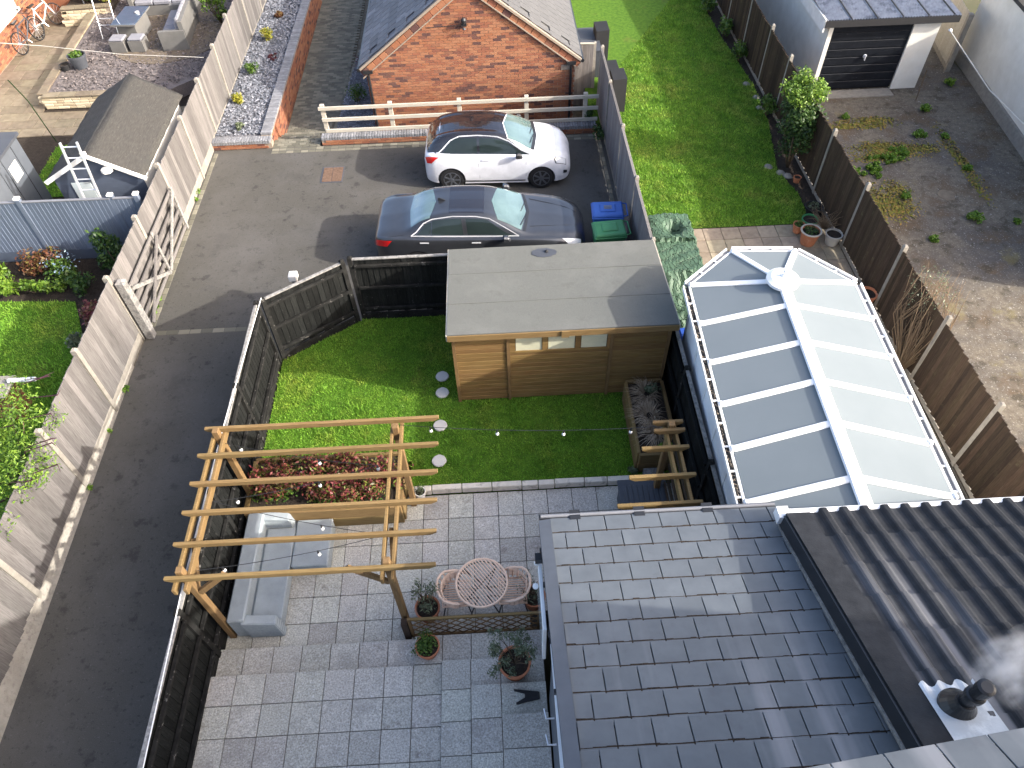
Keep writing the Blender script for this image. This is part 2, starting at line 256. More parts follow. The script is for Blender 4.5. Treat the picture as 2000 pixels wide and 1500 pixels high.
class MB:
    def __init__(s): s.v = []; s.f = []; s.a = []
    def face(s, pts, a=0.):
        k = len(s.v); s.v += [tuple(p) for p in pts]; s.f.append(tuple(range(k, k+len(pts)))); s.a.append(a); return s
    def hexa(s, b, t, a=0.):                        # four bottom, four top points
        k = len(s.v); s.v += [tuple(p) for p in b]+[tuple(p) for p in t]
        for q in ((3, 2, 1, 0), (4, 5, 6, 7), (0, 1, 5, 4), (1, 2, 6, 5), (2, 3, 7, 6), (3, 0, 4, 7)): s.f.append(tuple(k+i for i in q)); s.a.append(a)
        return s
    def box(s, x0, x1, y0, y1, z0, z1, a=0.):
        return s.hexa([(x0, y0, z0), (x1, y0, z0), (x1, y1, z0), (x0, y1, z0)], [(x0, y0, z1), (x1, y0, z1), (x1, y1, z1), (x0, y1, z1)], a)
    def beam(s, p, q, w, h, upv=(0, 0, 1)):         # w across, h along upv
        p, q = Vector(p), Vector(q); d = (q-p).normalized(); u = Vector(upv)
        sd = d.cross(u).normalized()*w/2; u = sd.cross(d).normalized()*h/2
        return s.hexa([p-sd-u, p+sd-u, q+sd-u, q-sd-u], [p-sd+u, p+sd+u, q+sd+u, q-sd+u])
    def prism(s, poly, z0, z1, a=0.):
        n = len(poly); k = len(s.v); s.v += [(x, y, z0) for x, y in poly]+[(x, y, z1) for x, y in poly]
        s.f.append(tuple(k+i for i in range(n))[::-1]); s.f.append(tuple(k+n+i for i in range(n))); s.a += [a, a]
        for i in range(n): j = (i+1) % n; s.f.append((k+i, k+j, k+n+j, k+n+i)); s.a.append(a)
        return s
    def tube(s, pts, r, n=8, closed=False, caps=True):
        P = [Vector(p) for p in pts]; m = len(P); rr = r if hasattr(r, '__len__') else [r]*m; k = len(s.v); prev = None
        for i, p in enumerate(P):
            a = P[(i-1) % m] if (i or closed) else p; b = P[(i+1) % m] if (i < m-1 or closed) else p
            d = (b-a).normalized()
            if prev is None: prev = d.orthogonal().normalized()
            u = (prev-d*prev.dot(d)).normalized(); prev = u; v = d.cross(u)
            for j in range(n):
                t = 2*math.pi*j/n; s.v.append(tuple(p+(u*math.cos(t)+v*math.sin(t))*rr[i]))
        for i in range(m if closed else m-1):
            for j in range(n):
                a, b = k+i*n, k+((i+1) % m)*n; s.f.append((a+j, a+(j+1) % n, b+(j+1) % n, b+j)); s.a.append(0.)
        if caps and not closed:
            s.f.append(tuple(k+j for j in range(n))[::-1]); s.f.append(tuple(k+(m-1)*n+j for j in range(n))); s.a += [0., 0.]
        return s
    def lathe(s, prof, c=(0, 0, 0), n=20, axis='z', wob=0):
        k = len(s.v); m = len(prof); rng = random.Random(m+n)
        wb = [1+wob*rng.uniform(-1, 1) for _ in range(n)]
        for r, z in prof:
            for j in range(n):
                t = 2*math.pi*j/n; x, y = r*math.cos(t)*wb[j], r*math.sin(t)*wb[j]
                s.v.append((c[0]+x, c[1]+y, c[2]+z) if axis == 'z' else (c[0]+x, c[1]+z, c[2]+y))
        for i in range(m-1):
            for j in range(n): a, b = k+i*n, k+(i+1)*n; s.f.append((a+j, a+(j+1) % n, b+(j+1) % n, b+j)); s.a.append(0.)
        s.f.append(tuple(k+j for j in range(n))[::-1]); s.f.append(tuple(k+(m-1)*n+j for j in range(n))); s.a += [0., 0.]
        return s
    def mesh(s, name, mat, smooth=False, bevel=0, recenter=False):
        c = Vector((0, 0, 0))
        if recenter and s.v:
            A = np.array(s.v); lo, hi = A.min(0), A.max(0); c = Vector(((lo[0]+hi[0])/2, (lo[1]+hi[1])/2, (lo[2]+hi[2])/2))
            s.v = [(p[0]-c.x, p[1]-c.y, p[2]-c.z) for p in s.v]
        me = bpy.data.meshes.new(name); me.from_pydata(s.v, [], s.f); me.materials.append(MATS[mat] if isinstance(mat, str) else mat)
        if any(s.a):
            at = me.attributes.new('rnd', 'FLOAT', 'FACE'); at.data.foreach_set('value', s.a)
        bm = bmesh.new(); bm.from_mesh(me)
        bmesh.ops.recalc_face_normals(bm, faces=bm.faces)
        if bevel: bmesh.ops.bevel(bm, geom=[e for e in bm.edges if e.calc_face_angle(0) > .5], offset=bevel, segments=1, affect='EDGES')
        bm.to_mesh(me); bm.free()
        if smooth: me.shade_smooth(); 
        return me, c
    def build(s, name, mat, parent=None, smooth=False, bevel=0, local=False):
        if local: me, c = s.mesh(name, mat, smooth, bevel); return obj(name, me, parent)
        me, c = s.mesh(name, mat, smooth, bevel, True)
        return obj(name, me, parent, c-wloc(parent) if parent else c)
def weld(o, smooth=True):
    bm = bmesh.new(); bm.from_mesh(o.data); bmesh.ops.remove_doubles(bm, verts=bm.verts, dist=.0006); bmesh.ops.recalc_face_normals(bm, faces=bm.faces); bm.to_mesh(o.data); bm.free()
    if smooth: o.data.shade_smooth()
    return o
def B(name, mat, parent, *b, bevel=0, local=False):   # one box object
    return MB().box(*b).build(name, mat, parent, bevel=bevel, local=local)
CACHE = {}
def boxmesh(mat, sx, sy, sz, bevel=.004, name='piece'):
    k = (mat, round(sx, 4), round(sy, 4), round(sz, 4), bevel)
    if k not in CACHE: CACHE[k] = MB().box(-sx/2, sx/2, -sy/2, sy/2, -sz/2, sz/2).mesh(name, mat, bevel=bevel)[0]
    return CACHE[k]
def rawmesh(name, V, F, mat, rnd=None, smooth=False):
    me = bpy.data.meshes.new(name); nf, k = F.shape
    me.vertices.add(len(V)); me.vertices.foreach_set('co', np.asarray(V, np.float32).ravel())
    me.loops.add(nf*k); me.loops.foreach_set('vertex_index', np.asarray(F, np.int32).ravel())
    me.polygons.add(nf); me.polygons.foreach_set('loop_start', np.arange(0, nf*k, k, dtype=np.int32))
    me.update(calc_edges=True)
    if rnd is not None:
        at = me.attributes.new('rnd', 'FLOAT', 'FACE'); at.data.foreach_set('value', np.asarray(rnd, np.float32))
    me.materials.append(MATS[mat])
    if smooth: me.shade_smooth()
    return me
def inpoly(P, poly):
    x, y = P[:, 0], P[:, 1]; r = np.zeros(len(P), bool); n = len(poly)
    for i in range(n):
        x1, y1 = poly[i]; x2, y2 = poly[(i+1) % n]
        c = ((y1 > y) != (y2 > y)); xi = (x2-x1)*(y-y1)/((y2-y1) or 1e-9)+x1; r ^= c & (x < xi)
    return r
def grass(name, label, poly, z, dens, h, mat, seed=1, wd=.007):
    g = np.random.default_rng(seed); A = np.array(poly); lo, hi = A.min(0), A.max(0); n = int((hi-lo).prod()*dens)
    P = lo+g.random((n, 2))*(hi-lo); P = P[inpoly(P, poly)]; n = len(P)
    t = g.random(n)*2*np.pi; cl = .5+.5*np.sin(P[:, 0]*5.1+2*np.sin(P[:, 1]*3.7))*np.sin(P[:, 1]*6.3+2*np.sin(P[:, 0]*2.9+1)); hh = h*(.5+.8*g.random(n))*(.7+.75*cl**2); ln = hh*(.25+.8*g.random(n)); lt = g.random(n)*2*np.pi; w_ = wd*(.7+.7*g.random(n))
    V = np.zeros((n, 3, 3)); dx, dy = np.cos(t)*w_, np.sin(t)*w_
    V[:, 0] = np.c_[P[:, 0]-dx, P[:, 1]-dy, np.full(n, z)]; V[:, 1] = np.c_[P[:, 0]+dx, P[:, 1]+dy, np.full(n, z)]
    V[:, 2] = np.c_[P[:, 0]+np.cos(lt)*ln, P[:, 1]+np.sin(lt)*ln, z+hh]
    o = obj(name, rawmesh(name, V.reshape(-1, 3), np.arange(3*n).reshape(-1, 3), mat, g.random(n)))
    return stuff(o, label, 'grass')
def leaves(name, mat, parent, blobs, n, size, seed=1, aspect=.5, shell=.55, local=False, upb=.4):
    """leaf-sized faces through the volume of several blobs (x, y, z, rx, ry, rz)"""
    g = np.random.default_rng(seed); Bq = np.array(blobs, float); wt = (Bq[:, 3]*Bq[:, 4]*Bq[:, 5])**.8; k = g.choice(len(Bq), n, p=wt/wt.sum())
    d = g.normal(size=(n, 3)); d /= np.linalg.norm(d, axis=1)[:, None]; r = shell+(1.05-shell)*g.random(n)**.7
    r = r*(1+.16*np.sin(d[:, 0]*9+d[:, 2]*7+k)); P = Bq[k, :3]+d*Bq[k, 3:]*r[:, None]
    nr = d*.7+g.normal(size=(n, 3))*.7+np.array([0, 0, upb]); nr /= np.linalg.norm(nr, axis=1)[:, None]
    a = g.normal(size=(n, 3)); a -= nr*(a*nr).sum(1)[:, None]; a /= np.linalg.norm(a, axis=1)[:, None]; b = np.cross(nr, a)
    s = size*(.6+.8*g.random(n))[:, None]; V = np.zeros((n, 4, 3))
    V[:, 0] = P-a*s; V[:, 1] = P-b*s*aspect+nr*s*.12; V[:, 2] = P+a*s; V[:, 3] = P+b*s*aspect+nr*s*.12
    V = V.reshape(-1, 3); c = V.mean(0) if not local else np.zeros(3)
    me = rawmesh(name, V-c, np.arange(4*n).reshape(-1, 4), mat, g.random(n))
    return obj(name, me, parent, (Vector(c)-wloc(parent)) if (parent and not local) else Vector(c))
def stems(name, mat, parent, base, tips, r=.012, n=5, bend=.15, local=False):
    M_ = MB(); rg = random.Random(len(tips)+3)
    for t in tips:
        a, b = Vector(base), Vector(t); L = (b-a).length; m_ = (a+b)/2+Vector((rg.uniform(-1, 1), rg.uniform(-1, 1), .4))*bend*L
        M_.tube([a, (a+m_)/2+Vector((0, 0, .03*L)), m_, (m_+b)/2, b], [r, r*.85, r*.65, r*.45, r*.25], n)
    return M_.build(name, mat, parent, smooth=True, local=local)
def blobset(c, rad, n, br, seed, flat=1.):
    g = random.Random(seed); out = []
    for _ in range(n):
        a = g.uniform(0, 2*math.pi); q = g.random()**.5; e = g.uniform(-1, 1)
        out.append((c[0]+rad[0]*q*math.cos(a), c[1]+rad[1]*q*math.sin(a), c[2]+rad[2]*e*(1-.5*q), br*g.uniform(.7, 1.25), br*g.uniform(.7, 1.25), br*flat*g.uniform(.7, 1.2)))
    return out
def bush(name, label, cat, c, rad, mat, n=900, leaf=.035, nb=9, br=None, seed=1, group=None, stem=True):
    """c = base point on the ground"""
    t = thing(name, label, cat, c, group); br = br or min(rad)*.55
    bl = blobset((c[0], c[1], c[2]+rad[2]), (max(.01, rad[0]-br), max(.01, rad[1]-br), max(.01, rad[2]-br*.8)), nb, br, seed)
    leaves('foliage', mat, t, bl, n, leaf, seed)
    if stem: stems('stem', 'bark', t, c, [b[:3] for b in bl[:6]], r=.012+.01*rad[2])
    return t
def fence(name, label, pts, z0, z1, bw, mb, mp, mr, side=1, post=.1, ph=.06, gravel=0, mg=None, rails=3, rside=-1, tilt=.06, cap=None, cat='fence', bt=.016, rail_h=.07, jit=.01, skip=(), hs=None, sharp=False):
    """pts = post positions; boards on `side` of the line (left of the direction +), rails on rside"""
    t = thing(name, label, cat, (pts[0][0], pts[0][1], z0)); rg = random.Random(len(pts))
    for i, (x, y) in enumerate(pts):
        if i in skip: continue
        h = z1+ph-z0; M_ = MB(); a = math.atan2(pts[min(i+1, len(pts)-1)][1]-pts[max(i-1, 0)][1], pts[min(i+1, len(pts)-1)][0]-pts[max(i-1, 0)][0])
        me = CACHE.get((name, 'post', round(h, 3)))
        if not me:
            hp = post/2; M_.box(-hp, hp, -hp, hp, 0, h-.03); M_.hexa([(-hp, -hp, h-.03), (hp, -hp, h-.03), (hp, hp, h-.03), (-hp, hp, h-.03)], [(-hp*.5, -hp*.5, h), (hp*.5, -hp*.5, h), (hp*.5, hp*.5, h), (-hp*.5, hp*.5, h)])
            me = CACHE[(name, 'post', round(h, 3))] = M_.mesh('post', mp)[0]
        obj('post', me, t, (x-pts[0][0], y-pts[0][1], 0), (rg.uniform(-.012, .012), rg.uniform(-.012, .012), a))
    for i in range(len(pts)-1):
        p, q = Vector((*pts[i], 0)), Vector((*pts[i+1], 0)); d = (q-p); L = d.length; d /= L; nn = Vector((-d.y, d.x, 0)); a = math.atan2(d.y, d.x); e = post/2
        zt = (hs[i] if hs else z1)
        n = max(1, round((L-post)/bw)); s_ = (L-post)/n; gb = z0+gravel
        for k in range(n):
            c = p+d*(e+s_*(k+.5))+nn*side*.02; hh = zt-gb-.012
            put('board', boxmesh(mb, s_*1.06, bt, round(hh, 2), .003, 'board'), t, (c.x, c.y, gb+.006+hh/2+rg.uniform(-jit, jit)), (rg.uniform(-.006, .006), 0, a+tilt*side+rg.uniform(-.01, .01)))
        if gravel: put('gravel_board', boxmesh(mg, L-post, .05, gravel-.006, .006, 'gravel_board'), t, (*(p+d*L/2).xy, z0+(gravel-.006)/2), (0, 0, a))
        for r_ in range(rails):
            zz = gb+.16+(zt-gb-.30)*r_/max(1, rails-1) if rails > 1 else (gb+zt)/2
            c = p+d*L/2+nn*rside*.035; put('rail', boxmesh(mr, L-post, .06, rail_h, .006, 'rail'), t, (c.x, c.y, zz), (R(0), 0, a))
        if cap: put('capping', boxmesh(cap, L-post*.6, .065, .03, .004, 'capping'), t, (*(p+d*L/2+nn*side*.012).xy, zt+.018), (0, 0, a))
    return t
def pot(name, label, c, r, h, mat, plant=None, group=None, soil=True, taper=.72):
    t = thing(name, label, 'plant pot', c, group)
    MB().lathe([(r*taper*.9, 0), (r*taper, .01), (r*.94, h*.8), (r, h*.82), (r*1.03, h), (r*.9, h), (r*.86, h*.86)], c, 24).build('pot_wall', mat, t, smooth=False)
    if soil: MB().lathe([(.01, h*.87), (r*.87, h*.865), (r*.87, h*.80)], c, 20).build('soil', 'soil', t)
    return t
# ---------------------------------------------------------------- ground, drive, patio, lawns
struct(MB().box(-220, 220, -180, 260, -1.2, -.75).build('ground', 'terrain'))
DRIVE = [(-5.0, -14), (-1.83, -14), (-1.83, 3.47), (-.12, 4.64), (6.13, 4.64), (6.13, 11.74), (-5.0, 11.74)]
drive = struct(MB().prism(DRIVE, -.74, 0).build('driveway', 'tarmac'))
def setts(parent, n, p, q, w, l, z=.0, mat='sett', name='sett', h=.05, proud=.006):
    p, q = Vector(p), Vector(q); d = q-p; L = d.length; d /= L; k = max(1, round(L/l)); a = math.atan2(d.y, d.x)
    for i in range(k):
        c = p+d*(L*(i+.5)/k); put(name, boxmesh(mat, L/k-.008, w-.008, h, .006, name), parent, (c.x, c.y, z+proud-h/2+random.uniform(-.002, .002)), (0, 0, a+random.uniform(-.006, .006)))
setts(drive, 0, (-4.86, 4.78), (-4.86, 11.6), .12, .21)
setts(drive, 0, (-4.75, 4.58), (-1.95, 4.58), .14, .25)
setts(drive, 0, (-3.3, 11.66), (5.9, 11.66), .12, .21); setts(drive, 0, (-3.3, 11.52), (5.9, 11.52), .12, .21)
setts(drive, 0, (5.98, 7.6), (5.98, 11.4), .1, .21)
# dirt strip along the left fence
struct(MB().prism([(-5.05, -9), (-4.95, -9), (-4.93, 4.5), (-4.98, 11.7), (-5.05, 11.7)], -.5, .012).build('verge_strip', 'dirt'))

patio = struct(MB().prism([(-1.78, -2.66), (3.32, -2.66), (3.32, -2.3), (6.08, -2.3), (6.08, .06), (-1.78, .06)], -.7, -.034).build('patio', 'joint'))
def slabs(parent, xs, ys, z, skip=None, mat='slab', h=.034, gap=.011):
    for i in range(len(xs)-1):
        for j in range(len(ys)-1):
            x0, x1, y0, y1 = xs[i], xs[i+1], ys[j], ys[j+1]
            if skip and skip((x0+x1)/2, (y0+y1)/2): continue
            put('slab', boxmesh(mat, x1-x0-gap, abs(y1-y0)-gap, h, .004, 'slab'), parent, ((x0+x1)/2, (y0+y1)/2, z-h/2+random.uniform(-.0015, .0015)), (random.uniform(-.002, .002), random.uniform(-.002, .002), random.uniform(-.004, .004)))
X0 = [-1.77]+[-1.35+.45*i for i in range(17)]; X0[-1] = 6.06
slabs(patio, X0, [.05, -.45, -.9, -1.35, -1.8, -2.25, -2.655], 0, lambda x, y: x > 3.2 and y < -2.3)
# steps up towards the house
def stepblock(poly_boxes, xs, ys, z, name='garden_step'):
    x0, x1, y0, y1 = poly_boxes
    s = struct(MB().box(x0, x1, y1, y0, -.7, z-.034).build(name, 'concrete')); slabs(s, xs, ys, z); return s
XB = [-1.77]+[-1.367+.45*k for k in range(6)]
stepblock((-1.78, 1.315, -2.665, -3.6), XB+[1.315], [-2.662, -3.14], .17)
stepblock((-1.78, 1.755, -3.135, -7), XB+[1.315, 1.755], [-3.132, -3.58, -4.03, -4.48, -4.93, -5.38, -5.83, -6.28], .34)
stepblock((1.322, 3.30, -2.69, -3.15), [1.322, 1.757, 2.2, 2.645, 3.3], [-2.688, -3.128], .345)
stepblock((1.765, 3.30, -3.14, -7), [1.762, 2.2, 2.645, 3.3], [-3.138, -3.575, -4.02, -4.47, -4.92, -5.37], .505)
stepblock((2.21, 3.30, -3.575, -7), [2.207, 2.645, 3.3], [-3.573, -4.04, -4.49, -4.94, -5.39], .665)
stepblock((2.65, 3.30, -4.045, -7), [2.647, 3.3], [-4.042, -4.49, -4.94, -5.39], .825)
# garden lawn
LAWN = [(-1.74, .74), (1.12, .74), (1.12, .17), (6.08, .17), (6.08, 4.56), (-.1, 4.56), (-1.72, 3.45)]
struct(MB().prism(LAWN, -.7, .125).build('lawn', 'lawnbase'))
grass('grass', 'short green grass of the fenced garden lawn', LAWN, .12, 3600, .05, 'grass', 3)
ed = thing('garden_edging', 'low weathered concrete edging between grey patio and lawn', 'edging', (1.1, .1, 0))
x = 1.14
while x < 4.9:
    l = random.choice([.3, .42, .55, .36]); y_ = random.uniform(-.008, .008)
    put('edging_block', boxmesh('kerbstone', l-.012, .11, .16, .012, 'edging_block'), ed, (x+l/2, .115+y_, .085), (random.uniform(-.03, .03), 0, random.uniform(-.012, .012))); x += l
for i, (x, y, lb) in enumerate([(1.663, 2.763, 'round pale stepping stone farthest from the patio'), (1.67, 2.33, 'round pale stepping stone by the corner of the wooden shed'), (1.64, 1.51, 'round pale stepping stone in the lit lawn, third from the shed'), (1.632, .69, 'round pale stepping stone nearest the patio edging')]):
    o = MB().lathe([(.125, 0), (.135, .02), (.125, .04), (.02, .043)], (0, 0, 0), 22, wob=.04).build('stepping_stone', 'stonedisc'); o.location = (x, y, .165); tag(o, lb, 'stepping stone', 'stepping stones on the lawn')

# ---------------------------------------------------------------- right-hand garden
RG = [(6.2, 7.32), (10.52, 7.30), (10.75, 7.75), (10.8, 8.4), (10.55, 9.6), (10.75, 10.8), (10.95, 12), (11.05, 14), (10.8, 17), (10.6, 22), (10.5, 30), (5.9, 30), (5.9, 13.2), (6.2, 12.5)]
struct(MB().box(6.18, 11.2, 7.3, 30, -.74, -.012).build('flower_border', 'soil'))
struct(MB().prism(RG, -.6, -.004).build('lawn', 'lawnbase'))
grass('grass', 'long lawn of bright green grass beside the brown fence', [p for p in RG if p[1] < 23]+[], -.006, 1700, .06, 'grassright', 5, .011)
rp = struct(MB().box(6.2, 11.18, -7, 7.29, -.74, -.034).build('patio', 'joint'))
xs = [6.22+.45*i for i in range(12)]; xs[-1] = 11.16
slabs(rp, xs, [7.28-.45*j for j in range(16)], 0, lambda x, y: 6.6 < x < 9.3 and y < 3.4, 'pavestone')
# yard on the far right
struct(MB().box(11.24, 17.6, -12, 30, -.74, .0).build('yard', 'yard'))
struct(MB().box(17.6, 60, -12, 60, -.74, -.01).build('terrain', 'terrain'))
# ---------------------------------------------------------------- left-hand garden
struct(MB().box(-40, -5.05, -14, 40, -.74, -.02).build('terrain', 'soil'))
LL = [(-14, -8), (-5.35, -8), (-5.4, 2), (-6.4, 4.7), (-6.9, 5.75), (-9, 5.9), (-14, 5.9)]
struct(MB().prism(LL, -.4, -.004).build('lawn', 'lawnbase'))
grass('grass', 'patch of lawn behind the pale boarded fence', [(-10, 1), (-5.35, 1), (-5.4, 2), (-6.4, 4.7), (-6.9, 5.75), (-10, 5.9)], -.006, 1500, .06, 'grass', 9, .011)
LL2 = [(-9.6, 9.9), (-7.4, 9.9), (-7.4, 13), (-9.6, 12.3)]
struct(MB().prism(LL2, -.4, -.002).build('lawn', 'lawnbase'))
grass('grass', 'small strip of grass between the two garden sheds', LL2, -.004, 1500, .06, 'grass', 11, .011)
lp = struct(MB().box(-20, -5.08, 12.9, 30, -.4, -.032).build('patio', 'joint'))
rg = random.Random(4); y = 12.95
while y < 21.5:
    h = rg.choice([.45, .6, .75]); x = -14.0
    while x < -5.4:
        l = rg.choice([.6, .75, .9])
        if not (x > -10.9 and y > 14.2): put('paving_stone', boxmesh('sandstone', l-.016, h-.016, .03, .006, 'paving_stone'), lp, (x+l/2, y+h/2, -.017))
        x += l
    y += h
# ---------------------------------------------------------------- boundary fence on the left of the drive
ys = [-5.5, -3.55, -1.6, .6, 2.42, 4.43, 6.4, 8.38, 10.43, 12.37, 14.3, 16.25, 18.2, 20.15, 22.1]
fence('board_fence', 'long pale weathered boarded fence with concrete posts left of the driveway', [(-4.98, y) for y in ys], .0, 1.76, .142, 'greywood', 'concrete', 'greywood', side=-1, post=.1, ph=.09, gravel=.26, mg='concrete', rails=2, rside=1, tilt=.05, bt=.018)
pl = MB(); g = random.Random(5); yy = [-6+.3*i for i in range(33)]
for i in range(len(yy)-1):
    k0, k1 = max(.03, (3.6-yy[i])/9.6), max(.03, (3.6-yy[i+1])/9.6)
    j = lambda: g.uniform(-.012, .012)
    pl.hexa([(-4.96, yy[i], 0), (-4.94+.12*k0, yy[i], 0), (-4.94+.12*k1, yy[i+1], 0), (-4.96, yy[i+1], 0)],
            [(-4.955, yy[i], .10+.34*k0+j()), (-4.94+.06*k0+j()/2, yy[i], .02+.16*k0), (-4.94+.06*k1+j()/2, yy[i+1], .02+.16*k1), (-4.955, yy[i+1], .10+.34*k1+j())])
tag(pl.build('concrete_haunch', 'plinth'), 'rough pale concrete haunching along the foot of the boarded fence', 'kerb')
# farm gate folded back against the fence, with its post
gp_ = thing('gate_post', 'stout square wooden post at near end of the folded gate', 'post', (-4.80, 4.50, 0))
MB().box(-4.89, -4.71, 4.4, 4.58, 0, 1.62).build('post_shaft', 'wornwood', gp_, bevel=.012)
MB().hexa([(-4.89, 4.4, 1.62), (-4.71, 4.4, 1.62), (-4.71, 4.58, 1.62), (-4.89, 4.58, 1.62)], [(-4.84, 4.45, 1.66), (-4.76, 4.45, 1.66), (-4.76, 4.53, 1.66), (-4.84, 4.53, 1.66)]).build('post_top', 'wornwood', gp_)
ga = thing('field_gate', 'weathered five-barred wooden gate folded flat against the boarded fence', 'gate', (-4.85, 4.65, .05))
ya, yb, xg = 4.66, 8.22, -4.86
for z in (.12, .36, .6, .86, 1.16): MB().box(xg-.015, xg+.015, ya, yb, z, z+.085).build('bar', 'greywood', ga)
for y in (ya, yb-.08, (ya+yb)/2): MB().box(xg+.017, xg+.047, y, y+.085, .08, 1.3).build('stile', 'wornwood', ga)
MB().beam((xg+.065, ya+.1, 1.2), (xg+.065, (ya+yb)/2, .16), .03, .085, (0, 1, 0)).build('brace', 'wornwood', ga)
MB().beam((xg+.065, (ya+yb)/2+.05, .16), (xg+.065, yb-.1, 1.2), .03, .085, (0, 1, 0)).build('brace', 'wornwood', ga)
MB().beam((xg+.1, ya+.1, .16), (xg+.1, (ya+yb)/2+.1, 1.18), .03, .085, (0, 1, 0)).build('brace', 'greywood', ga)
# ---------------------------------------------------------------- neighbour's garden on the left
bf = fence('panel_fence', 'blue-grey painted fence in front of the felt-roofed shed', [(-11.6, 7.3), (-9.75, 7.3), (-7.88, 7.3), (-5.78, 7.28), (-5.2, 7.28)], 0, 1.68, .1, 'bluegrey', 'bluegrey', 'bluegrey', side=-1, gravel=.3, mg='bluegreydark', rails=0, ph=.1, tilt=.1, cap='greypaint')
for x, y in ((-7.88, 7.3), (-5.78, 7.28), (-5.2, 7.28), (-9.75, 7.3)): put('post_cap', boxmesh('offwhite', .13, .13, .05, .012, 'post_cap'), bf, (x, y, 1.79))
# felt shed
sh = thing('garden_shed', 'old shed with worn grey felt roof beside the boarded fence', 'shed', (-6.3, 9.8, 0))
def gableshed(t, x0, x1, y0, y1, ze, zr, wall, side):
    xm = (x0+x1)/2
    n = 16; H = ze/n
    for i in range(n):   # gable-end cladding boards
        put('board', boxmesh(wall, x1-x0, .02, H*1.04, .003, 'board'), t, (xm, y0, H*(i+.5)))
    for i in range(4):
        f = i/4; z = ze+(zr-ze)*f; ww = (x1-x0)*(1-(i+.75)/4.2)
        MB().hexa([(xm-ww/2, y0-.012, z), (xm+ww/2, y0-.012, z), (xm+ww/2, y0+.012, z), (xm-ww/2, y0+.012, z)], [(xm-ww/2*.72, y0-.012, z+(zr-ze)/4), (xm+ww/2*.72, y0-.012, z+(zr-ze)/4), (xm+ww/2*.72, y0+.012, z+(zr-ze)/4), (xm-ww/2*.72, y0+.012, z+(zr-ze)/4)]).build('board', wall, t)
    MB().box(x1-.03, x1, y0, y1, 0, ze).build('side_wall', side, t); MB().box(x0, x0+.03, y0, y1, 0, ze).build('side_wall', side, t); MB().box(x0, x1, y1-.03, y1, 0, ze).build('back_wall', side, t)
gableshed(sh, -7.35, -5.3, 8.1, 11.5, 1.78, 2.35, 'bluegreydark', 'offwhite')
rf = None
for s_, a, b in ((-1, -7.47, -6.3), (1, -5.17, -6.3)):
    # felt in strips down the slope, gently uneven
    M_ = MB(); nx, ny = 8, 26
    P = lambda i, j: (a+(b-a)*i/nx, 7.98+3.66*j/ny, 1.76+(2.41-1.76)*i/nx+.008*math.sin(j*1.9+i)+.006*math.sin(i*3.1+j*.4))
    for i in range(nx):
        for j in range(ny): M_.face([P(i, j), P(i+1, j), P(i+1, j+1), P(i, j+1)])
    o = weld(M_.build('roof', 'feltold', sh)); md = o.modifiers.new('t', 'SOLIDIFY'); md.thickness = .02
MB().beam((-7.5, 7.97, 1.70), (-6.3, 7.97, 2.36), .02, .1, (0, 0, 1)).build('bargeboard', 'offwhite', sh); MB().beam((-6.3, 7.97, 2.36), (-5.15, 7.97, 1.70), .02, .1, (0, 0, 1)).build('bargeboard', 'offwhite', sh)
MB().box(-6.36, -6.24, 7.94, 8.0, 2.3, 2.46).build('finial', 'offwhite', sh); MB().box(-7.0, -6.55, 8.07, 8.1, 1.0, 1.6).build('window', 'windowpane', sh)
o = MB().lathe([(.10, 0), (.13, .03), (.12, .1), (.02, .13)], (-5.95, 7.95, 1.93), 7).build('security_lamp', 'offwhite'); tag(o, 'small white lamp box fixed to the front gable of the felt-roofed shed', 'lamp')
ld_ = thing('ladder', 'white aluminium ladder leaning against the felt-roofed shed', 'ladder', (-6.45, 7.5, 0))
for x in (-6.63, -6.26): MB().beam((x, 7.42, 0), (x, 7.9, 2.76), .03, .065, (0, 1, 0)).build('stile', 'alu', ld_)
for i in range(11): f = (i+.6)/11; MB().tube([(-6.63, 7.42+.48*f, 2.76*f), (-6.26, 7.42+.48*f, 2.76*f)], .016, 8).build('rung', 'alu', ld_)
# grey shed at the edge of the picture
gs = thing('garden_shed', 'grey metal shed with flat roof at the left edge', 'shed', (-10, 8.7, 0))
MB().box(-11.6, -8.75, 7.7, 9.7, 0, 1.93).build('wall', 'wallgrey', gs); MB().box(-11.7, -8.68, 7.62, 9.78, 1.93, 2.0).build('roof', 'darkgrey', gs)
MB().box(-8.76, -8.72, 7.85, 8.35, .1, 1.85).build('door', 'wallgrey', gs); MB().box(-8.745, -8.735, 8.8, 9.2, 1.2, 1.6).build('notice_panel', 'offwhite', gs)
for y in (8.45, 8.7, 9.3): MB().box(-8.75, -8.735, y, y+.02, 0, 1.9).build('panel_rib', 'darkgrey', gs)
# brick barbecue, white pipe
bq = thing('brick_pillar', 'short brick pillar with stone cap on left lawn', 'pillar', (-7.0, 2.55, 0))
k = 0
for i in range(9):
    for j in range(2):
        for q in range(2):
            a = (i % 2)*math.pi/2; dx, dy = (.115*(2*j-1), .06*(2*q-1)*1.9) ; v = Vector((dx, dy, 0)); v.rotate(Euler((0, 0, a)))
            put('brick', boxmesh('brick', .215, .215, .065, .005, 'brick'), bq, (-7.0+v.x, 2.55+v.y, .04+i*.077))
MB().box(-7.28, -6.72, 2.27, 2.83, .72, .8).build('cap_stone', 'concrete', bq, bevel=.02)
o = MB().tube([(-6.75, 2.62, .86), (-6.2, 2.6, .9)], .045, 10).build('pipe', 'upvc'); tag(o, 'short white plastic pipe lying across the brick pillar', 'pipe')
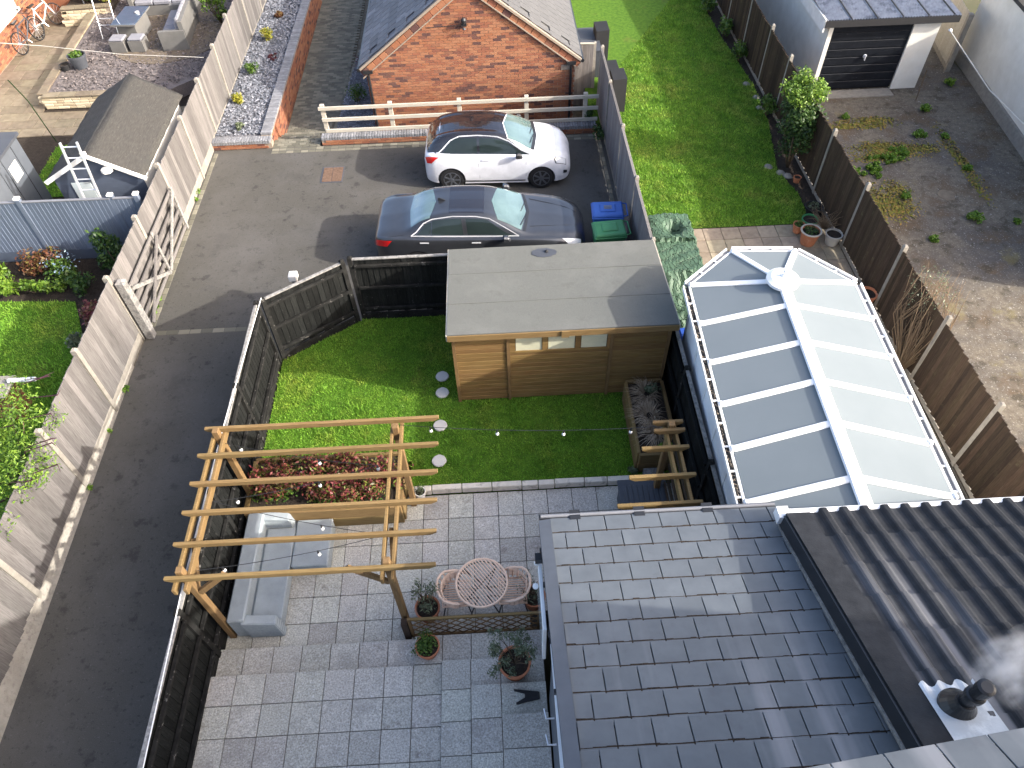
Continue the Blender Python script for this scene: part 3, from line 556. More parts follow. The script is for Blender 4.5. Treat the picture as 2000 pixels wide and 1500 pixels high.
# raised stone bed, gravel and its walls
rb = thing('raised_bed', 'raised gravel bed with honey stone walls on the left', 'raised bed', (-8, 17, 0))
GB = [(-10.55, 14.55), (-6.9, 14.55), (-5.6, 15.8), (-5.15, 16.5), (-5.15, 26), (-10.9, 26)]
MB().prism(GB, -.1, .36).build('gravel_fill', 'pinkgravel', rb)
def stonewall(t, p, q, h, thick=.22, n=4):
    p, q = Vector((*p, 0)), Vector((*q, 0)); d = q-p; L = d.length; d /= L; a = math.atan2(d.y, d.x); g = random.Random(int(L*100))
    MB().beam(p+Vector((0, 0, h/2-.03)), q+Vector((0, 0, h/2-.03)), thick-.04, h-.06).build('wall_core', 'mortar', t)
    z = .0
    for r in range(n):
        hh = h*.86/n; s = -g.random()*.2
        while s < L:
            l = g.choice([.2, .28, .36, .45]); c = p+d*min(L-.1, max(.1, s+l/2))
            if s+l/2 < L: put('stone', boxmesh('cobblestone', l-.015, thick, hh-.012, .012, 'stone'), t, (c.x, c.y, z+hh/2), (0, g.uniform(-.01, .01), a))
            s += l
        z += hh
    s = 0
    while s < L-.1:
        l = min(.5, L-s); c = p+d*(s+l/2); put('coping_stone', boxmesh('sandstone', l-.01, thick+.06, .05, .01, 'coping_stone'), t, (c.x, c.y, h-.02), (0, 0, a)); s += l
stonewall(rb, (-10.65, 14.6), (-10.95, 21), .42); stonewall(rb, (-10.6, 14.55), (-6.9, 14.55), .42)
sw = thing('stone_wall', 'low honey-coloured stone planter wall beside the bicycles', 'wall', (-11, 20.2, 0)); stonewall(sw, (-11.9, 20.2), (-10.2, 20.3), .62, n=5)
MB().box(-11.9, -10.2, 20.35, 21.6, 0, .5).build('soil_fill', 'soil', sw)
bush('shrub', 'yellow-green shrub in the stone planter by the bicycles', 'shrub', (-10.5, 20.7, .5), (.35, .35, .3), 'leafyellow', 300, .06, 6, seed=31)
bush('shrub', 'dark leafy shrub in the stone planter by the bicycles', 'shrub', (-11.2, 20.8, .5), (.35, .3, .25), 'leafdark', 260, .06, 6, seed=32)
# round stone patch with garden furniture
MB().lathe([(1.9, .36), (1.9, .385), (.02, .386)], (-7.7, 18.2, 0), 40).build('paved_circle', 'sandstone', rb)
tb = thing('garden_table', 'rectangular grey wicker table with dark glass top', 'table', (-8.75, 18.3, .386), rz=R(-4))
MB().box(-.42, .42, -.7, .7, .62, .66).build('table_frame', 'wickerpale', tb, local=True); MB().box(-.40, .40, -.68, .68, .662, .675).build('glass_top', 'tableglass', tb, local=True)
MB().box(-.3, .3, -.55, .55, .0, .6).build('pedestal', 'wickerpale', tb, local=True)
MB().lathe([(.06, 0), (.07, .04), (.02, .05)], (.2, .15, .68), 12).build('dish', 'offwhite', tb, local=True)
def stool(x, y, lb):
    s = thing('footstool', lb, 'stool', (x, y, .386), 'wicker footstools by the glass table', R(-4)); MB().box(-.24, .24, -.22, .22, 0, .34).build('base', 'wickerpale', s, local=True); MB().box(-.23, .23, -.21, .21, .34, .42).build('cushion', 'cushion', s, local=True, bevel=.03)
stool(-9.0, 17.35, 'pale wicker footstool at near end of glass table, left one'); stool(-8.4, 17.35, 'pale wicker footstool at near end of glass table, right one')
def wsofa(lb, x, y, L, rz, n):
    s = thing('garden_sofa', lb, 'sofa', (x, y, .386), None, rz)
    MB().box(-L/2, L/2, -.38, .38, 0, .32).build('base', 'wickerpale', s, local=True); MB().box(-L/2, L/2, .28, .42, .3, .85).build('backrest', 'wickerpale', s, local=True)
    for k in (-1, 1): MB().box(k*L/2-.07, k*L/2+.07, -.4, .42, 0, .6).build('arm', 'wickerpale', s, local=True)
    for i in range(n):
        w_ = (L-.2)/n; c = -L/2+.1+w_*(i+.5)
        MB().box(c-w_/2+.01, c+w_/2-.01, -.38, .26, .33, .47).build('seat_cushion', 'cushion', s, local=True, bevel=.03)
        MB().hexa([(c-w_/2+.02, .08, .48), (c+w_/2-.02, .08, .48), (c+w_/2-.02, .22, .46), (c-w_/2+.02, .22, .46)], [(c-w_/2+.03, .2, .92), (c+w_/2-.03, .2, .92), (c+w_/2-.03, .31, .9), (c-w_/2+.03, .31, .9)]).build('back_cushion', 'cushion', s, local=True, bevel=.03)
    return s
wsofa('pale wicker sofa with grey cushions behind the glass table', -8.2, 20.2, 2.1, R(2), 3)
wsofa('pale wicker sofa with grey cushions right of the glass table', -7.25, 18.2, 2.0, R(-86), 3)
ap = thing('arbour_pot', 'tall obelisk of thin metal rods behind the wicker sofa', 'obelisk', (-6.5, 21.0, .36))
for a in range(4):
    t_ = a*math.pi/2; MB().tube([(-6.5+.2*math.cos(t_), 21+.2*math.sin(t_), .36), (-6.5+.02*math.cos(t_), 21+.02*math.sin(t_), 1.9)], .012, 6).build('rod', 'alu', ap)
for z, r in ((.8, .155), (1.2, .105), (1.6, .06)): MB().tube([(-6.5+r*math.cos(i*math.pi/6), 21+r*math.sin(i*math.pi/6), z) for i in range(12)], .008, 5, closed=True).build('hoop', 'alu', ap)
bush('shrub', 'loose light-green shrub growing between wicker sofa and pale fence', 'shrub', (-6.1, 19.0, .36), (.6, .6, .75), 'leafbright', 900, .055, 14, .22, 33)
p = pot('plant_pot', 'dark grey round pot with small plant on raised gravel', (-10.0, 16.3, .36), .28, .42, 'darkgrey'); leaves('foliage', 'leafmid', p, [(-10, 16.3, .8, .18, .18, .08)], 160, .05, 3)
pot('plant_pot', 'small black empty pot lying beside dark grey pot', (-10.42, 16.15, .36), .15, .2, 'blackmatt')
# rotary clothes airer frame
ai = thing('clothes_airer', 'tall thin metal airer frame standing on the gravel', 'clothes airer', (-9.6, 18.6, .36))
for x in (-9.9, -9.35): MB().tube([(x, 18.2, .36), (x-.1, 19.0, 2.0)], .014, 6).build('rod', 'alu', ai)
for z in (.75, 1.1): MB().tube([(-9.9-.03, 18.2+.35*z/1.3, .36+z*.5), (-9.35-.03, 18.2+.35*z/1.3, .36+z*.5)], .01, 6).build('crossbar', 'alu', ai)
for x in (-9.9, -9.35): MB().tube([(x, 18.9, .36), (x-.02, 18.3, .9)], .012, 6).build('leg', 'alu', ai)
# white parasol canopy cut by the top of the frame
ps = thing('awning', 'large white awning at the top left', 'awning', (-9.2, 21.4, 0))
M_ = MB(); M_.hexa([(-11.4, 20.6, 2.36), (-7.2, 20.75, 2.36), (-7.2, 24, 2.62), (-11.4, 24, 2.62)], [(-11.4, 20.6, 2.41), (-7.2, 20.75, 2.41), (-7.2, 24, 2.68), (-11.4, 24, 2.68)]); M_.build('canopy', 'upvc', ps)
for x, y in ((-11.3, 20.75), (-7.3, 20.9), (-11.3, 23.8), (-7.3, 23.8)): MB().tube([(x, y, 0), (x, y, 2.45)], .025, 8).build('pole', 'greypaint', ps)
# neighbour's brick house with white window
nh = thing('brick_house', 'corner of red-brick house with white window frames', 'house', (-14, 18, 0))
MB().box(-22, -12.98, 15.6, 30, -.1, 4.5).build('wall', 'mortar', nh)
V = []; 
MBk = MB(); g = random.Random(9)
for r in range(16):
    z = .02+r*.075; s = 15.6+(r % 2)*.1125
    while s < 21.4: MBk.box(-12.99, -12.965, s, s+.213, z, z+.064, g.random()); s += .225
stuff(MBk.build('brickwork', 'brick', nh))
MB().box(-13.0, -12.80, 15.0, 19.4, .95, 1.05).build('window_sill', 'upvc', nh)
MB().box(-13.0, -12.88, 13.2, 19.2, 1.05, 3.2).build('window', 'windowpane', nh)
for y in (19.2, 17.6, 16.1, 14.6): MB().box(-12.9, -12.80, y-.07, y+.07, .98, 3.25).build('window_frame', 'upvc', nh)
for z in (1.08, 2.3, 3.2): MB().box(-12.9, -12.81, 13.2, 19.25, z-.06, z+.06).build('window_frame', 'upvc', nh)
MB().box(-22, -12.9, 11, 15.6, -.1, 3.4).build('porch_wall', 'upvc', nh)
MB().box(-12.91, -12.86, 12, 15.4, .2, 3.0).build('window', 'windowpane', nh)
for y in (12, 13.2, 14.3, 15.4): MB().box(-12.87, -12.8, y-.06, y+.06, .1, 3.2).build('window_frame', 'upvc', nh)
for z in (.2, 1.1): MB().box(-12.87, -12.81, 11.9, 15.5, z-.07, z+.07).build('window_frame', 'upvc', nh)
B('end_wall', 'brick', nh, -13.0, -11.9, 21.4, 30, 0, 2.6)
# bicycles
def bicycle(lb, x, y, rz, lean, mat):
    t = thing('bicycle', lb, 'bicycle', (x, y, 0)); t.rotation_euler = (0, 0, rz)
    q = lambda u, z: (u, lean*z, z)
    for k, u in enumerate((-.52, .52)):
        w_ = obj('wheel', None, t)
        pts = [q(u+.33*math.cos(a*math.pi/12), .34+.33*math.sin(a*math.pi/12)) for a in range(24)]
        MB().tube(pts, .021, 7, closed=True).build('tyre', 'rubber', w_, local=True, smooth=True)
        M_ = MB()
        for a in range(12): M_.tube([q(u, .34), q(u+.31*math.cos(a*math.pi/6), .34+.31*math.sin(a*math.pi/6))], .003, 4)
        stuff(M_.build('spokes', 'alu', w_, local=True)); MB().tube([(u, lean*.34-.05, .34), (u, lean*.34+.05, .34)], .025, 8).build('hub', 'alu', w_, local=True)
    fr = MB()
    for a, b in (((-.52, .34), (-.1, .30)), ((-.1, .30), (-.2, .82)), ((-.52, .34), (-.18, .75)), ((-.18, .75), (.36, .80)), ((-.1, .30), (.38, .68)), ((.34, .9), (.52, .34))): fr.tube([q(*a), q(*b)], .02, 7)
    fr.build('frame', mat, t, local=True)
    MB().tube([(.34, lean*.9-.28, .98), (.36, lean*.9, .95), (.34, lean*.9+.28, .98)], .014, 7).build('handlebar', 'black', t, local=True)
    MB().hexa([(-.34, lean*.86-.07, .86), (-.06, lean*.86-.03, .88), (-.06, lean*.86+.03, .88), (-.34, lean*.86+.07, .86)], [(-.34, lean*.86-.06, .91), (-.06, lean*.86-.02, .92), (-.06, lean*.86+.02, .92), (-.34, lean*.86+.06, .91)]).build('saddle', 'black', t, local=True)
    MB().tube([q(-.1, .30), (-.05, lean*.3-.08, .16)], .012, 6).build('crank', 'alu', t, local=True)
bicycle('dark bicycle leaning on red-brick wall, the nearer of two', -12.55, 18.7, R(80), .16, 'darkgrey'); bicycle('bicycle with white frame leaning on red-brick wall, farther one', -12.4, 19.9, R(70), .2, 'offwhite')
# washing line across
tag(MB().tube([(-12.8, 15.2, 1.9), (-10, 14.9, 1.72), (-7.5, 14.2, 1.7), (-5.05, 13.6, 1.8)], .008, 5).build('washing_line', 'rope'), 'thin pale washing line crossing the left garden', 'washing line')
tag(MB().tube([(-9.7, 12.6, 0), (-9.72, 12.4, 1.4), (-9.8, 12.2, 2.1)], .014, 6).build('cane', 'leafdark'), 'thin green garden cane beside the grass strip', 'cane')
# planting in the near bed
for i, (nm, lb, c, rad, mt, n, lf) in enumerate([
    ('shrub', 'tall dark green shrub against the blue-grey fence', (-6.15, 6.75, 0), (.42, .4, .62), 'leafdark', 900, .05),
    ('shrub', 'bronze-leaved shrub below the blue-grey fence', (-7.9, 6.85, 0), (.6, .4, .4), 'leafbronze', 800, .045),
    ('shrub', 'bright green mounded shrub at left end of bed', (-8.9, 6.5, 0), (.6, .5, .34), 'leafbright', 800, .05),
    ('shrub', 'low spreading bright green shrub along the lawn edge', (-7.9, 6.1, 0), (.85, .32, .24), 'leafbright', 900, .05),
    ('shrub', 'mid green shrub with blue flowers in flower bed', (-7.25, 6.5, 0), (.5, .42, .34), 'leafmid', 700, .05),
    ('shrub', 'small dark green shrub behind the lawn corner', (-6.75, 6.05, 0), (.4, .35, .3), 'leafdark', 500, .045),
    ('acer', 'small pink-leaved acer beside the pale fence', (-6.0, 4.85, 0), (.3, .45, .45), 'leafpink', 420, .05),
    ('shrub', 'pale green plant near the pebbles by the lawn', (-6.25, 4.3, 0), (.22, .3, .2), 'leafolive', 240, .05)]):
    b_ = bush(nm, lb, 'shrub', c, rad, mt, n, lf, 9, seed=40+i)
    if 'blue' in lb and 'flowers' in lb: leaves('flower', 'leafblue', b_, [(c[0], c[1], .55, .45, .38, .18)], 90, .03, 9)
for i in range(7):
    o = MB().lathe([(.05, 0), (.1, .03), (.1, .08), (.03, .12)], (0, 0, 0), 9, wob=.12).build('pebble', 'concrete'); o.location = (-6.0+.12*math.sin(i*2.2), 3.6+.16*i, 0); tag(o, 'grey cobble at the lawn edge behind pale fence, %s in the line' % ['nearest', 'second', 'third', 'fourth', 'fifth', 'sixth', 'farthest'][i], 'stone', 'cobbles at the lawn edge')
# big bush overhanging the fence, bottom left
ob = thing('overhanging_shrub', 'bright green shrub spilling over the pale fence', 'shrub', (-6.0, .6, 0))
bl = [(-5.7, 1.25, 1.85, .45, .5, .42), (-5.3, .85, 1.8, .42, .42, .36), (-5.05, .15, 1.75, .40, .45, .36), (-5.1, -.3, 1.7, .42, .45, .36), (-5.9, .4, 1.6, .6, .8, .5), (-4.85, .0, 1.6, .3, .4, .28), (-5.1, -1.05, 1.6, .28, .34, .24), (-4.95, .95, 1.7, .26, .3, .22), (-5.45, -.6, 1.65, .4, .5, .35)]
leaves('foliage', 'leafbright', ob, bl, 4600, .036, 77, .32, .35)
stems('stem', 'bark', ob, (-6.0, .6, 0), [b[:3] for b in bl], .03)
g = random.Random(2); M_ = MB()
for i in range(9):
    b = bl[i % 6]; a = Vector((b[0]+g.uniform(0, .3), b[1]+g.uniform(-.35, .35), b[2]+.2)); M_.tube([a, a+Vector((.3+g.random()*.2, g.uniform(-.05, .12), .06)), a+Vector((.42+g.random()*.1, g.uniform(-.05, .16), .05))], [.006, .012, .004], 5)
stuff(M_.build('flower_spikes', 'leafpurple', ob))
for i, (x, y) in enumerate([(-4.9, 2.95), (-4.93, 1.9), (-4.9, .55), (-4.92, 5.6), (-4.9, 5.2), (-4.9, 9.6)]):
    bush('weed', ['bright yellow-green weed growing at the foot of the pale fence', 'tiny weed by a concrete post of the pale fence', 'small weed in the rough concrete haunching', 'strip of weeds under the folded field gate, far end', 'strip of weeds under the folded field gate, near end', 'weed at the drive edge beyond the folded gate'][i], 'weed', (x, y, .0), (.08, .12 if i < 3 else .3, .07), 'weed', 90, .025, 4, .05, 60+i, stem=False)
# ---------------------------------------------------------------- slate bed, brick wall, sunken path
bed = struct(MB().prism([(-5.0, 12.0), (-3.55, 12.0), (-3.5, 26), (-5.0, 26)], -.7, .2).build('slate_bed', 'gravelbase'))
def chips(name, poly, z, n, size, mat, seed, label):
    g = np.random.default_rng(seed); A = np.array(poly); lo, hi = A.min(0), A.max(0); P = lo+g.random((n*2, 2))*(hi-lo); P = P[inpoly(P, poly)][:n]; n = len(P)
    t = g.random(n)*6.28; s = size*(.5+g.random(n)); c_, s_ = np.cos(t)*s, np.sin(t)*s; V = np.zeros((n, 4, 3)); asp = .45+.4*g.random(n)
    for k, (a, b) in enumerate(((1, 0), (0, 1), (-1, 0), (0, -1))):
        V[:, k, 0] = P[:, 0]+a*c_-b*s_*asp; V[:, k, 1] = P[:, 1]+a*s_+b*c_*asp; V[:, k, 2] = z+.02*g.random(n)+.012*g.normal(size=n)
    return stuff(obj(name, rawmesh(name, V.reshape(-1, 3), np.arange(4*n).reshape(-1, 4), mat, g.random(n))), label, 'chippings')
chips('slate_chippings', [(-4.92, 12.15), (-3.6, 12.15), (-3.6, 22), (-4.92, 22)], .22, 9000, .035, 'slatechip', 4, 'blue-grey slate chippings in the raised bed by the fence')
chips('gravel_chippings', [(-10.4, 14.75), (-6.9, 14.75), (-5.6, 16), (-5.2, 16.6), (-5.2, 22), (-10.7, 22)], .375, 9000, .035, 'pinkchip', 14, 'greyish pink gravel chippings on the raised bed')
bw_ = thing('brick_wall', 'low red-brick wall with blue brick coping beside the slate bed', 'wall', (-3.45, 12, 0))
MB().box(-4.98, -3.3, 11.78, 12.0, -.02, .14).build('wall_core', 'mortar', bw_); MB().box(-3.62, -3.32, 12.0, 26, -.7, .24).build('wall_core', 'mortar', bw_)
mbk = MB(); g = random.Random(3)
for r in range(12):
    z = -.68+r*.075; s = 12.0+(r % 2)*.11
    while s < 22.5:
        mbk.box(-3.325, -3.308, s, s+.213, z, z+.064, g.random()); s += .225
stuff(mbk.build('brickwork', 'brick', bw_))
for i in range(7): put('brick', boxmesh('brick', .213, .03, .064, .004, 'brick'), bw_, (-4.86+i*.225, 11.775, .035)); put('brick', boxmesh('brick', .213, .03, .064, .004, 'brick'), bw_, (-4.97+i*.225+.02, 11.775, .11))
for i in range(22): put('coping_brick', boxmesh('bluebrick', .066, .26, .105, .008, 'coping_brick'), bw_, (-4.93+i*.075, 11.87, .2))
for i in range(150): put('coping_brick', boxmesh('bluebrick', .3, .066, .07, .008, 'coping_brick'), bw_, (-3.46, 12.06+i*.075, .28-(.0 if i < 22 else .0)))
# path descending to the garage level
pth = struct(MB().prism([(-3.31, 11.74), (-1.9, 11.74), (-1.9, 12.14), (-3.31, 12.14)], -.74, -.066).build('path', 'joint'))
struct(MB().box(-3.31, 5.9, 12.1, 40, -.76, -.62).build('garage_yard', 'dirt'))
mbs = MB(); g = random.Random(6)
for k, (ya, yb, z) in enumerate([(11.75, 12.15, 0), (12.15, 12.5, -.15), (12.5, 12.85, -.3), (12.85, 13.2, -.45), (13.2, 26, -.58)]):
    if k < 4: MB().box(-3.30, -1.95, ya+.002, yb-.002, -.74+.002*k, z-.062).build('step', 'joint', pth) if k else None
    y = ya; r = 0
    while y < yb-.02:
        hh = .105; x = -3.3-(r % 2)*.1
        while x < -1.75:
            x1 = min(x+.205, -1.95 if y < 14 else -1.72+.02*(y-14)); x0 = max(x, -3.3)
            if x1-x0 > .04: mbs.box(x0+.003, x1-.003, y+.003, y+hh-.003, z-.06, z+g.uniform(-.003, .003), g.random())
            x += .21
        y += hh; r += 1
stuff(mbs.build('block_paving', 'sett', pth))
gv = struct(MB().prism([(-1.9, 12.3), (-.45, 12.3), (-.45, 24), (-1.2, 20.5), (-1.55, 18.5), (-1.72, 16), (-1.8, 14)], -.7, -.57).build('gravel_strip', 'gravelbase'))
chips('slate_chippings', [(-1.85, 12.4), (-.5, 12.4), (-.5, 22), (-1.1, 20.5), (-1.5, 18.5), (-1.68, 16), (-1.76, 14)], -.55, 5000, .03, 'slatechip', 6, 'dark slate chippings between block path and brick garage')
setts(pth, 0, (-1.84, 13.3), (-1.72, 16), .1, .2, -.56); setts(pth, 0, (-1.72, 16), (-1.5, 18.6), .1, .2, -.56); setts(pth, 0, (-1.5, 18.6), (-1.0, 20.6), .1, .2, -.56)
for i, (x, y, z, rx, h, mt, lb) in enumerate([(-4.35, 17.9, .2, .3, .22, 'leafyellow', 'yellow-green mounded plant in the slate bed'), (-4.5, 15.75, .2, .27, .2, 'leafmid', 'dark green mounded plant in the slate bed'), (-4.62, 13.95, .2, .2, .16, 'leafyellow', 'small yellow plant in slate bed near its front'), (-4.25, 19.6, .2, .2, .12, 'leafbronze', 'brownish plant at far end of slate bed'), (-4.3, 12.5, .2, .16, .1, 'leafolive', 'grey-green plant at front of slate bed'), (-4.0, 16.7, .2, .25, .05, 'leafpurple', 'low purple creeping plant in the slate bed'), (-1.25, 15.1, -.57, .36, .3, 'leafmid', 'round green shrub on slate beside brick garage')]):
    bush('bed_plant', lb, 'plant', (x, y, z), (rx, rx, h), mt, 420, .035, 9, seed=80+i)
cor = thing('cordyline', 'spiky dark red cordyline beside the brick garage', 'plant', (-1.05, 16.6, -.57)); M_ = MB(); g = random.Random(8)
for i in range(46):
    a = g.uniform(0, 6.28); e = g.uniform(.15, 1.4); L = g.uniform(.45, .75); d = Vector((math.cos(a)*math.cos(e), math.sin(a)*math.cos(e), math.sin(e))); s_ = Vector((-math.sin(a), math.cos(a), 0))*.018
    p0 = Vector((-1.05, 16.6, -.2)); p1 = p0+d*L*.6; p2 = p0+d*L-Vector((0, 0, .18*L*math.cos(e)))
    M_.face([p0-s_*.6, p0+s_*.6, p1+s_, p1-s_], g.random()); M_.face([p1-s_, p1+s_, p2], g.random())
stuff(M_.build('spiky_leaves', 'leafpurple', cor)); MB().tube([(-1.05, 16.6, -.57), (-1.05, 16.6, -.15)], .05, 7).build('stem', 'bark', cor)
# ---------------------------------------------------------------- post and rail fence on the low wall
rw = thing('brick_wall', 'low brick retaining wall under the post and rail fence', 'wall', (-1.9, 11.9, 0))
MB().box(-1.88, 5.98, 11.79, 12.0, -.7, .135).build('wall_core', 'mortar', rw)
for i in range(35): put('brick', boxmesh('brick', .213, .03, .064, .004, 'brick'), rw, (-1.77+i*.225, 11.782, .03)); put('brick', boxmesh('brick', .213, .03, .064, .004, 'brick'), rw, (-1.77+.11+i*.2225, 11.782, .105))
for i in range(104): put('coping_brick', boxmesh('bluebrick', .066, .24, .105, .01, 'coping_brick'), rw, (-1.84+i*.0751, 11.89, .19+random.uniform(-.004, .004)))
pr = thing('rail_fence', 'pale post and rail timber fence in front of brick garage', 'fence', (-1.8, 12.1, 0))
for x in (-1.72, .16, 2.08, 3.96, 5.62): MB().box(x-.06, x+.06, 12.04, 12.14, -.6, 1.06).build('post', 'railwood', pr, bevel=.008)
for z, x0 in ((.98, -1.82), (.64, -1.78), (.30, -1.74)): MB().box(x0, 5.98, 11.985, 12.035, z-.05, z+.05).build('rail', 'railwood', pr, bevel=.006)
# ---------------------------------------------------------------- brick garage
GY, GX0, GX1, ZE, ZR, GB0 = 13.0, -.48, 5.40, 1.62, 3.80, -.6
ga_ = thing('brick_garage', 'red-brick garage with dark tiled gable roof', 'garage', (2.46, 13, GB0)); xm = (GX0+GX1)/2
MB().face([(GX0, GY, GB0), (GX1, GY, GB0), (GX1, GY, ZE), (xm, GY, ZR), (GX0, GY, ZE)]).face([(GX1, GY, GB0), (GX1, 24, GB0), (GX1, 24, ZE), (GX1, GY, ZE)]).face([(GX0, GY, GB0), (GX0, 24, GB0), (GX0, 24, ZE), (GX0, GY, ZE)]).face([(GX0, 24, GB0), (GX1, 24, GB0), (GX1, 24, ZE), (xm, 24, ZR), (GX0, 24, ZE)]).build('wall', 'mortar', ga_)
rest = MB(); g = random.Random(12); cnt = 0
for r in range(59):
    z = GB0+.005+r*.075
    hw_ = (GX1-GX0)/2 if z+.07 < ZE else (GX1-GX0)/2*(ZR-z-.07)/(ZR-ZE)-.1
    if hw_ < .1: break
    s = GX0+(r % 2)*.1125-.1125
    while s < GX1:
        a, b = max(s, xm-hw_), min(s+.215, xm+hw_)
        if b-a > .06:
            if b-a > .21 and .95 < z < 2.0 and cnt < 300: cnt += 1; put('brick', boxmesh('brick', .215, .03, .065, .003, 'brick'), ga_, ((a+b)/2, GY+.003+random.uniform(-.002, .002), z+.0325))
            else: rest.box(a, b, GY-.012, GY+.01, z, z+.065, g.random())
        s += .225
for r in range(30):
    for k in range(12): rest.box(GX0-.012, GX0+.01, GY+k*.225*1.0+(r % 2)*.11, GY+k*.225+.215+(r % 2)*.11, GB0+r*.075, GB0+r*.075+.065, g.random())
stuff(rest.build('brickwork', 'brick', ga_))
for sgn, xe, tm in ((-1, GX0-.16, 'garageslate'), (1, GX1+.16, 'greytile')):
    sl = (ZR+.05-(ZE-.05))/(xm-(GX0-.16)); Ls = math.hypot(xm-(GX0-.16), ZR+.1-ZE); ang = math.atan(sl)
    rfm = MB().hexa([(xe, GY-.05, ZE-.06), (xm, GY-.05, ZR+.04), (xm, 24, ZR+.04), (xe, 24, ZE-.06)], [(xe, GY-.05, ZE-.02), (xm, GY-.05, ZR+.08), (xm, 24, ZR+.08), (xe, 24, ZE-.02)]).build('roof', tm, ga_)
    nr_, nc_ = 11, 12
    for i in range(nr_):
        for j in range(nc_):
            f = (i+.5)/nr_; cx = xe+(xm-xe)*f; cz = ZE+.0+(ZR+.1-ZE)*f+.012; yy = GY+.02+.33*(j+.5*(i % 2)) if j or i % 2 == 0 else GY+.09
            put('roof_tile', boxmesh(tm, Ls/nr_*1.14, .310 if not (j == 0 and i % 2) else .15, .022, .003, 'roof_tile'), rfm, (cx, yy+.14 if not (j == 0 and i % 2) else GY+.03+.08, cz), (0, (ang-.03)*sgn, 0))
    MB().tube([(xe+.03*sgn, GY-.08, ZE-.06), (xe+.03*sgn, 24, ZE-.06)], .055, 8).build('gutter', 'black', ga_)
    # verge: pale undercloak and corbelled brick row along the rake
    n = 16; p0 = Vector((GX0-.1 if sgn < 0 else GX1+.1, GY-.03, ZE-.1)); p1 = Vector((xm, GY-.03, ZR-.0)); d = p1-p0
    for i in range(n):
        c = p0+d*((i+.5)/n); put('corbel_brick', boxmesh('brick', d.length/n-.012, .07, .19, .005, 'corbel_brick'), ga_, (c.x, c.y, c.z-.1), (0, -math.atan2(d.z, d.x), 0))
    MB().beam(p0+Vector((.05*sgn, -.03, .06)), p1+Vector((0, -.03, .07)), .09, .06).build('verge', 'mortar', ga_)
    MB().beam(p0+Vector((0, -.02, -.2)), p1+Vector((0, -.02, -.2)), .05, .03).build('string_course', 'mortar', ga_)
MB().tube([(xm, GY-.05, ZR+.1), (xm, 24, ZR+.1)], .1, 8).build('ridge_tile', 'garageslate', ga_)
for x in (GX0+.06, GX1-.12):
    MB().tube([(x, GY-.06, ZE-.12), (x, GY-.06, GB0+.05)], .035, 8).build('downpipe', 'black', ga_); MB().box(x-.13, x+.13, GY-.12, GY, ZE-.16, ZE-.07).build('hopper', 'black', ga_)
MB().box(5.0, 5.3, GY-.018, GY-.008, 1.28, 1.42).build('stone_plaque', 'mortar', ga_)
sl_ = thing('security_light', 'black security light high on the garage gable', 'lamp', (2.34, GY-.1, 2.7))
MB().box(2.28, 2.42, GY-.1, GY-.01, 2.64, 2.72).build('bracket', 'black', sl_); MB().lathe([(.03, 0), (.07, .03), (.075, .1), (.04, .15)], (2.35, GY-.13, 2.74), 14).build('lamp_head', 'black', sl_); MB().lathe([(.04, 0), (.05, .02), (.03, .05)], (2.35, GY-.14, 2.58), 10).build('sensor', 'darkgrey', sl_)
tag(MB().tube([(1.35, GY-.02, 2.62), (2.3, GY-.02, 2.66)], .008, 5).build('cable', 'black'), 'thin black cable running to the garage security light', 'cable')
# dark box and boards beyond the garage
bx_ = thing('storage_box', 'dark grey flat-topped box behind the garage corner', 'box', (6.0, 15.7, 0))
MB().box(5.6, 6.42, 14.9, 16.4, -.6, .82).build('body', 'darkgrey', bx_); MB().box(5.58, 6.44, 14.88, 15.6, .82, .86).build('lid', 'darkgrey', bx_); MB().box(5.58, 6.44, 15.62, 16.42, .82, .86).build('lid', 'darkgrey', bx_)
for i, (x, y, z, lb) in enumerate([(6.62, 15.9, 1.15, 'black board leaning at edge of lawn, farthest of three'), (6.72, 14.2, .75, 'black board leaning at edge of lawn, middle of three'), (6.8, 13.3, .95, 'black board leaning at edge of lawn, nearest of three')]):
    o = MB().hexa([(x-.3, y-.5, 0), (x+.1, y-.5, 0), (x+.1, y+.3, 0), (x-.3, y+.3, 0)], [(x-.28, y-.35, z-.03), (x+.12, y-.35, z), (x+.1, y+.25, z+.02), (x-.3, y+.25, z)]).build('black_board', 'blackmatt'); tag(o, lb, 'board', 'black boards beside the lawn')
# ---------------------------------------------------------------- grey fence right of the drive
fence('board_fence', 'grey weathered boarded fence with slim concrete posts right of the cars', [(6.14, 4.75), (6.14, 6.9), (6.14, 9.05), (6.14, 11.2), (6.14, 13.1)], 0, 1.78, .14, 'duskwood', 'concrete', 'duskwood', side=1, post=.09, ph=.1, gravel=.12, mg='concrete', rails=2, rside=-1, cap='greywood')
fence('board_fence', 'short dark grey fence panel closing the gap behind the garage', [(5.5, 14.35), (6.14, 14.3)], -.6, 1.35, .12, 'duskwood', 'concrete', 'duskwood', side=-1, post=.09, ph=.05, rails=2, rside=1, cap='railwood')
bush('weed', 'dark green weeds growing at the foot of the grey fence', 'weed', (5.95, 11.3, 0), (.18, .45, .25), 'leafdark', 260, .04, 6, .12, 91, stem=False)
bush('ivy', 'bit of ivy under the rails by the grey fence', 'weed', (5.75, 12.1, .1), (.2, .12, .3), 'leafdark', 200, .04, 5, .1, 92, stem=False)
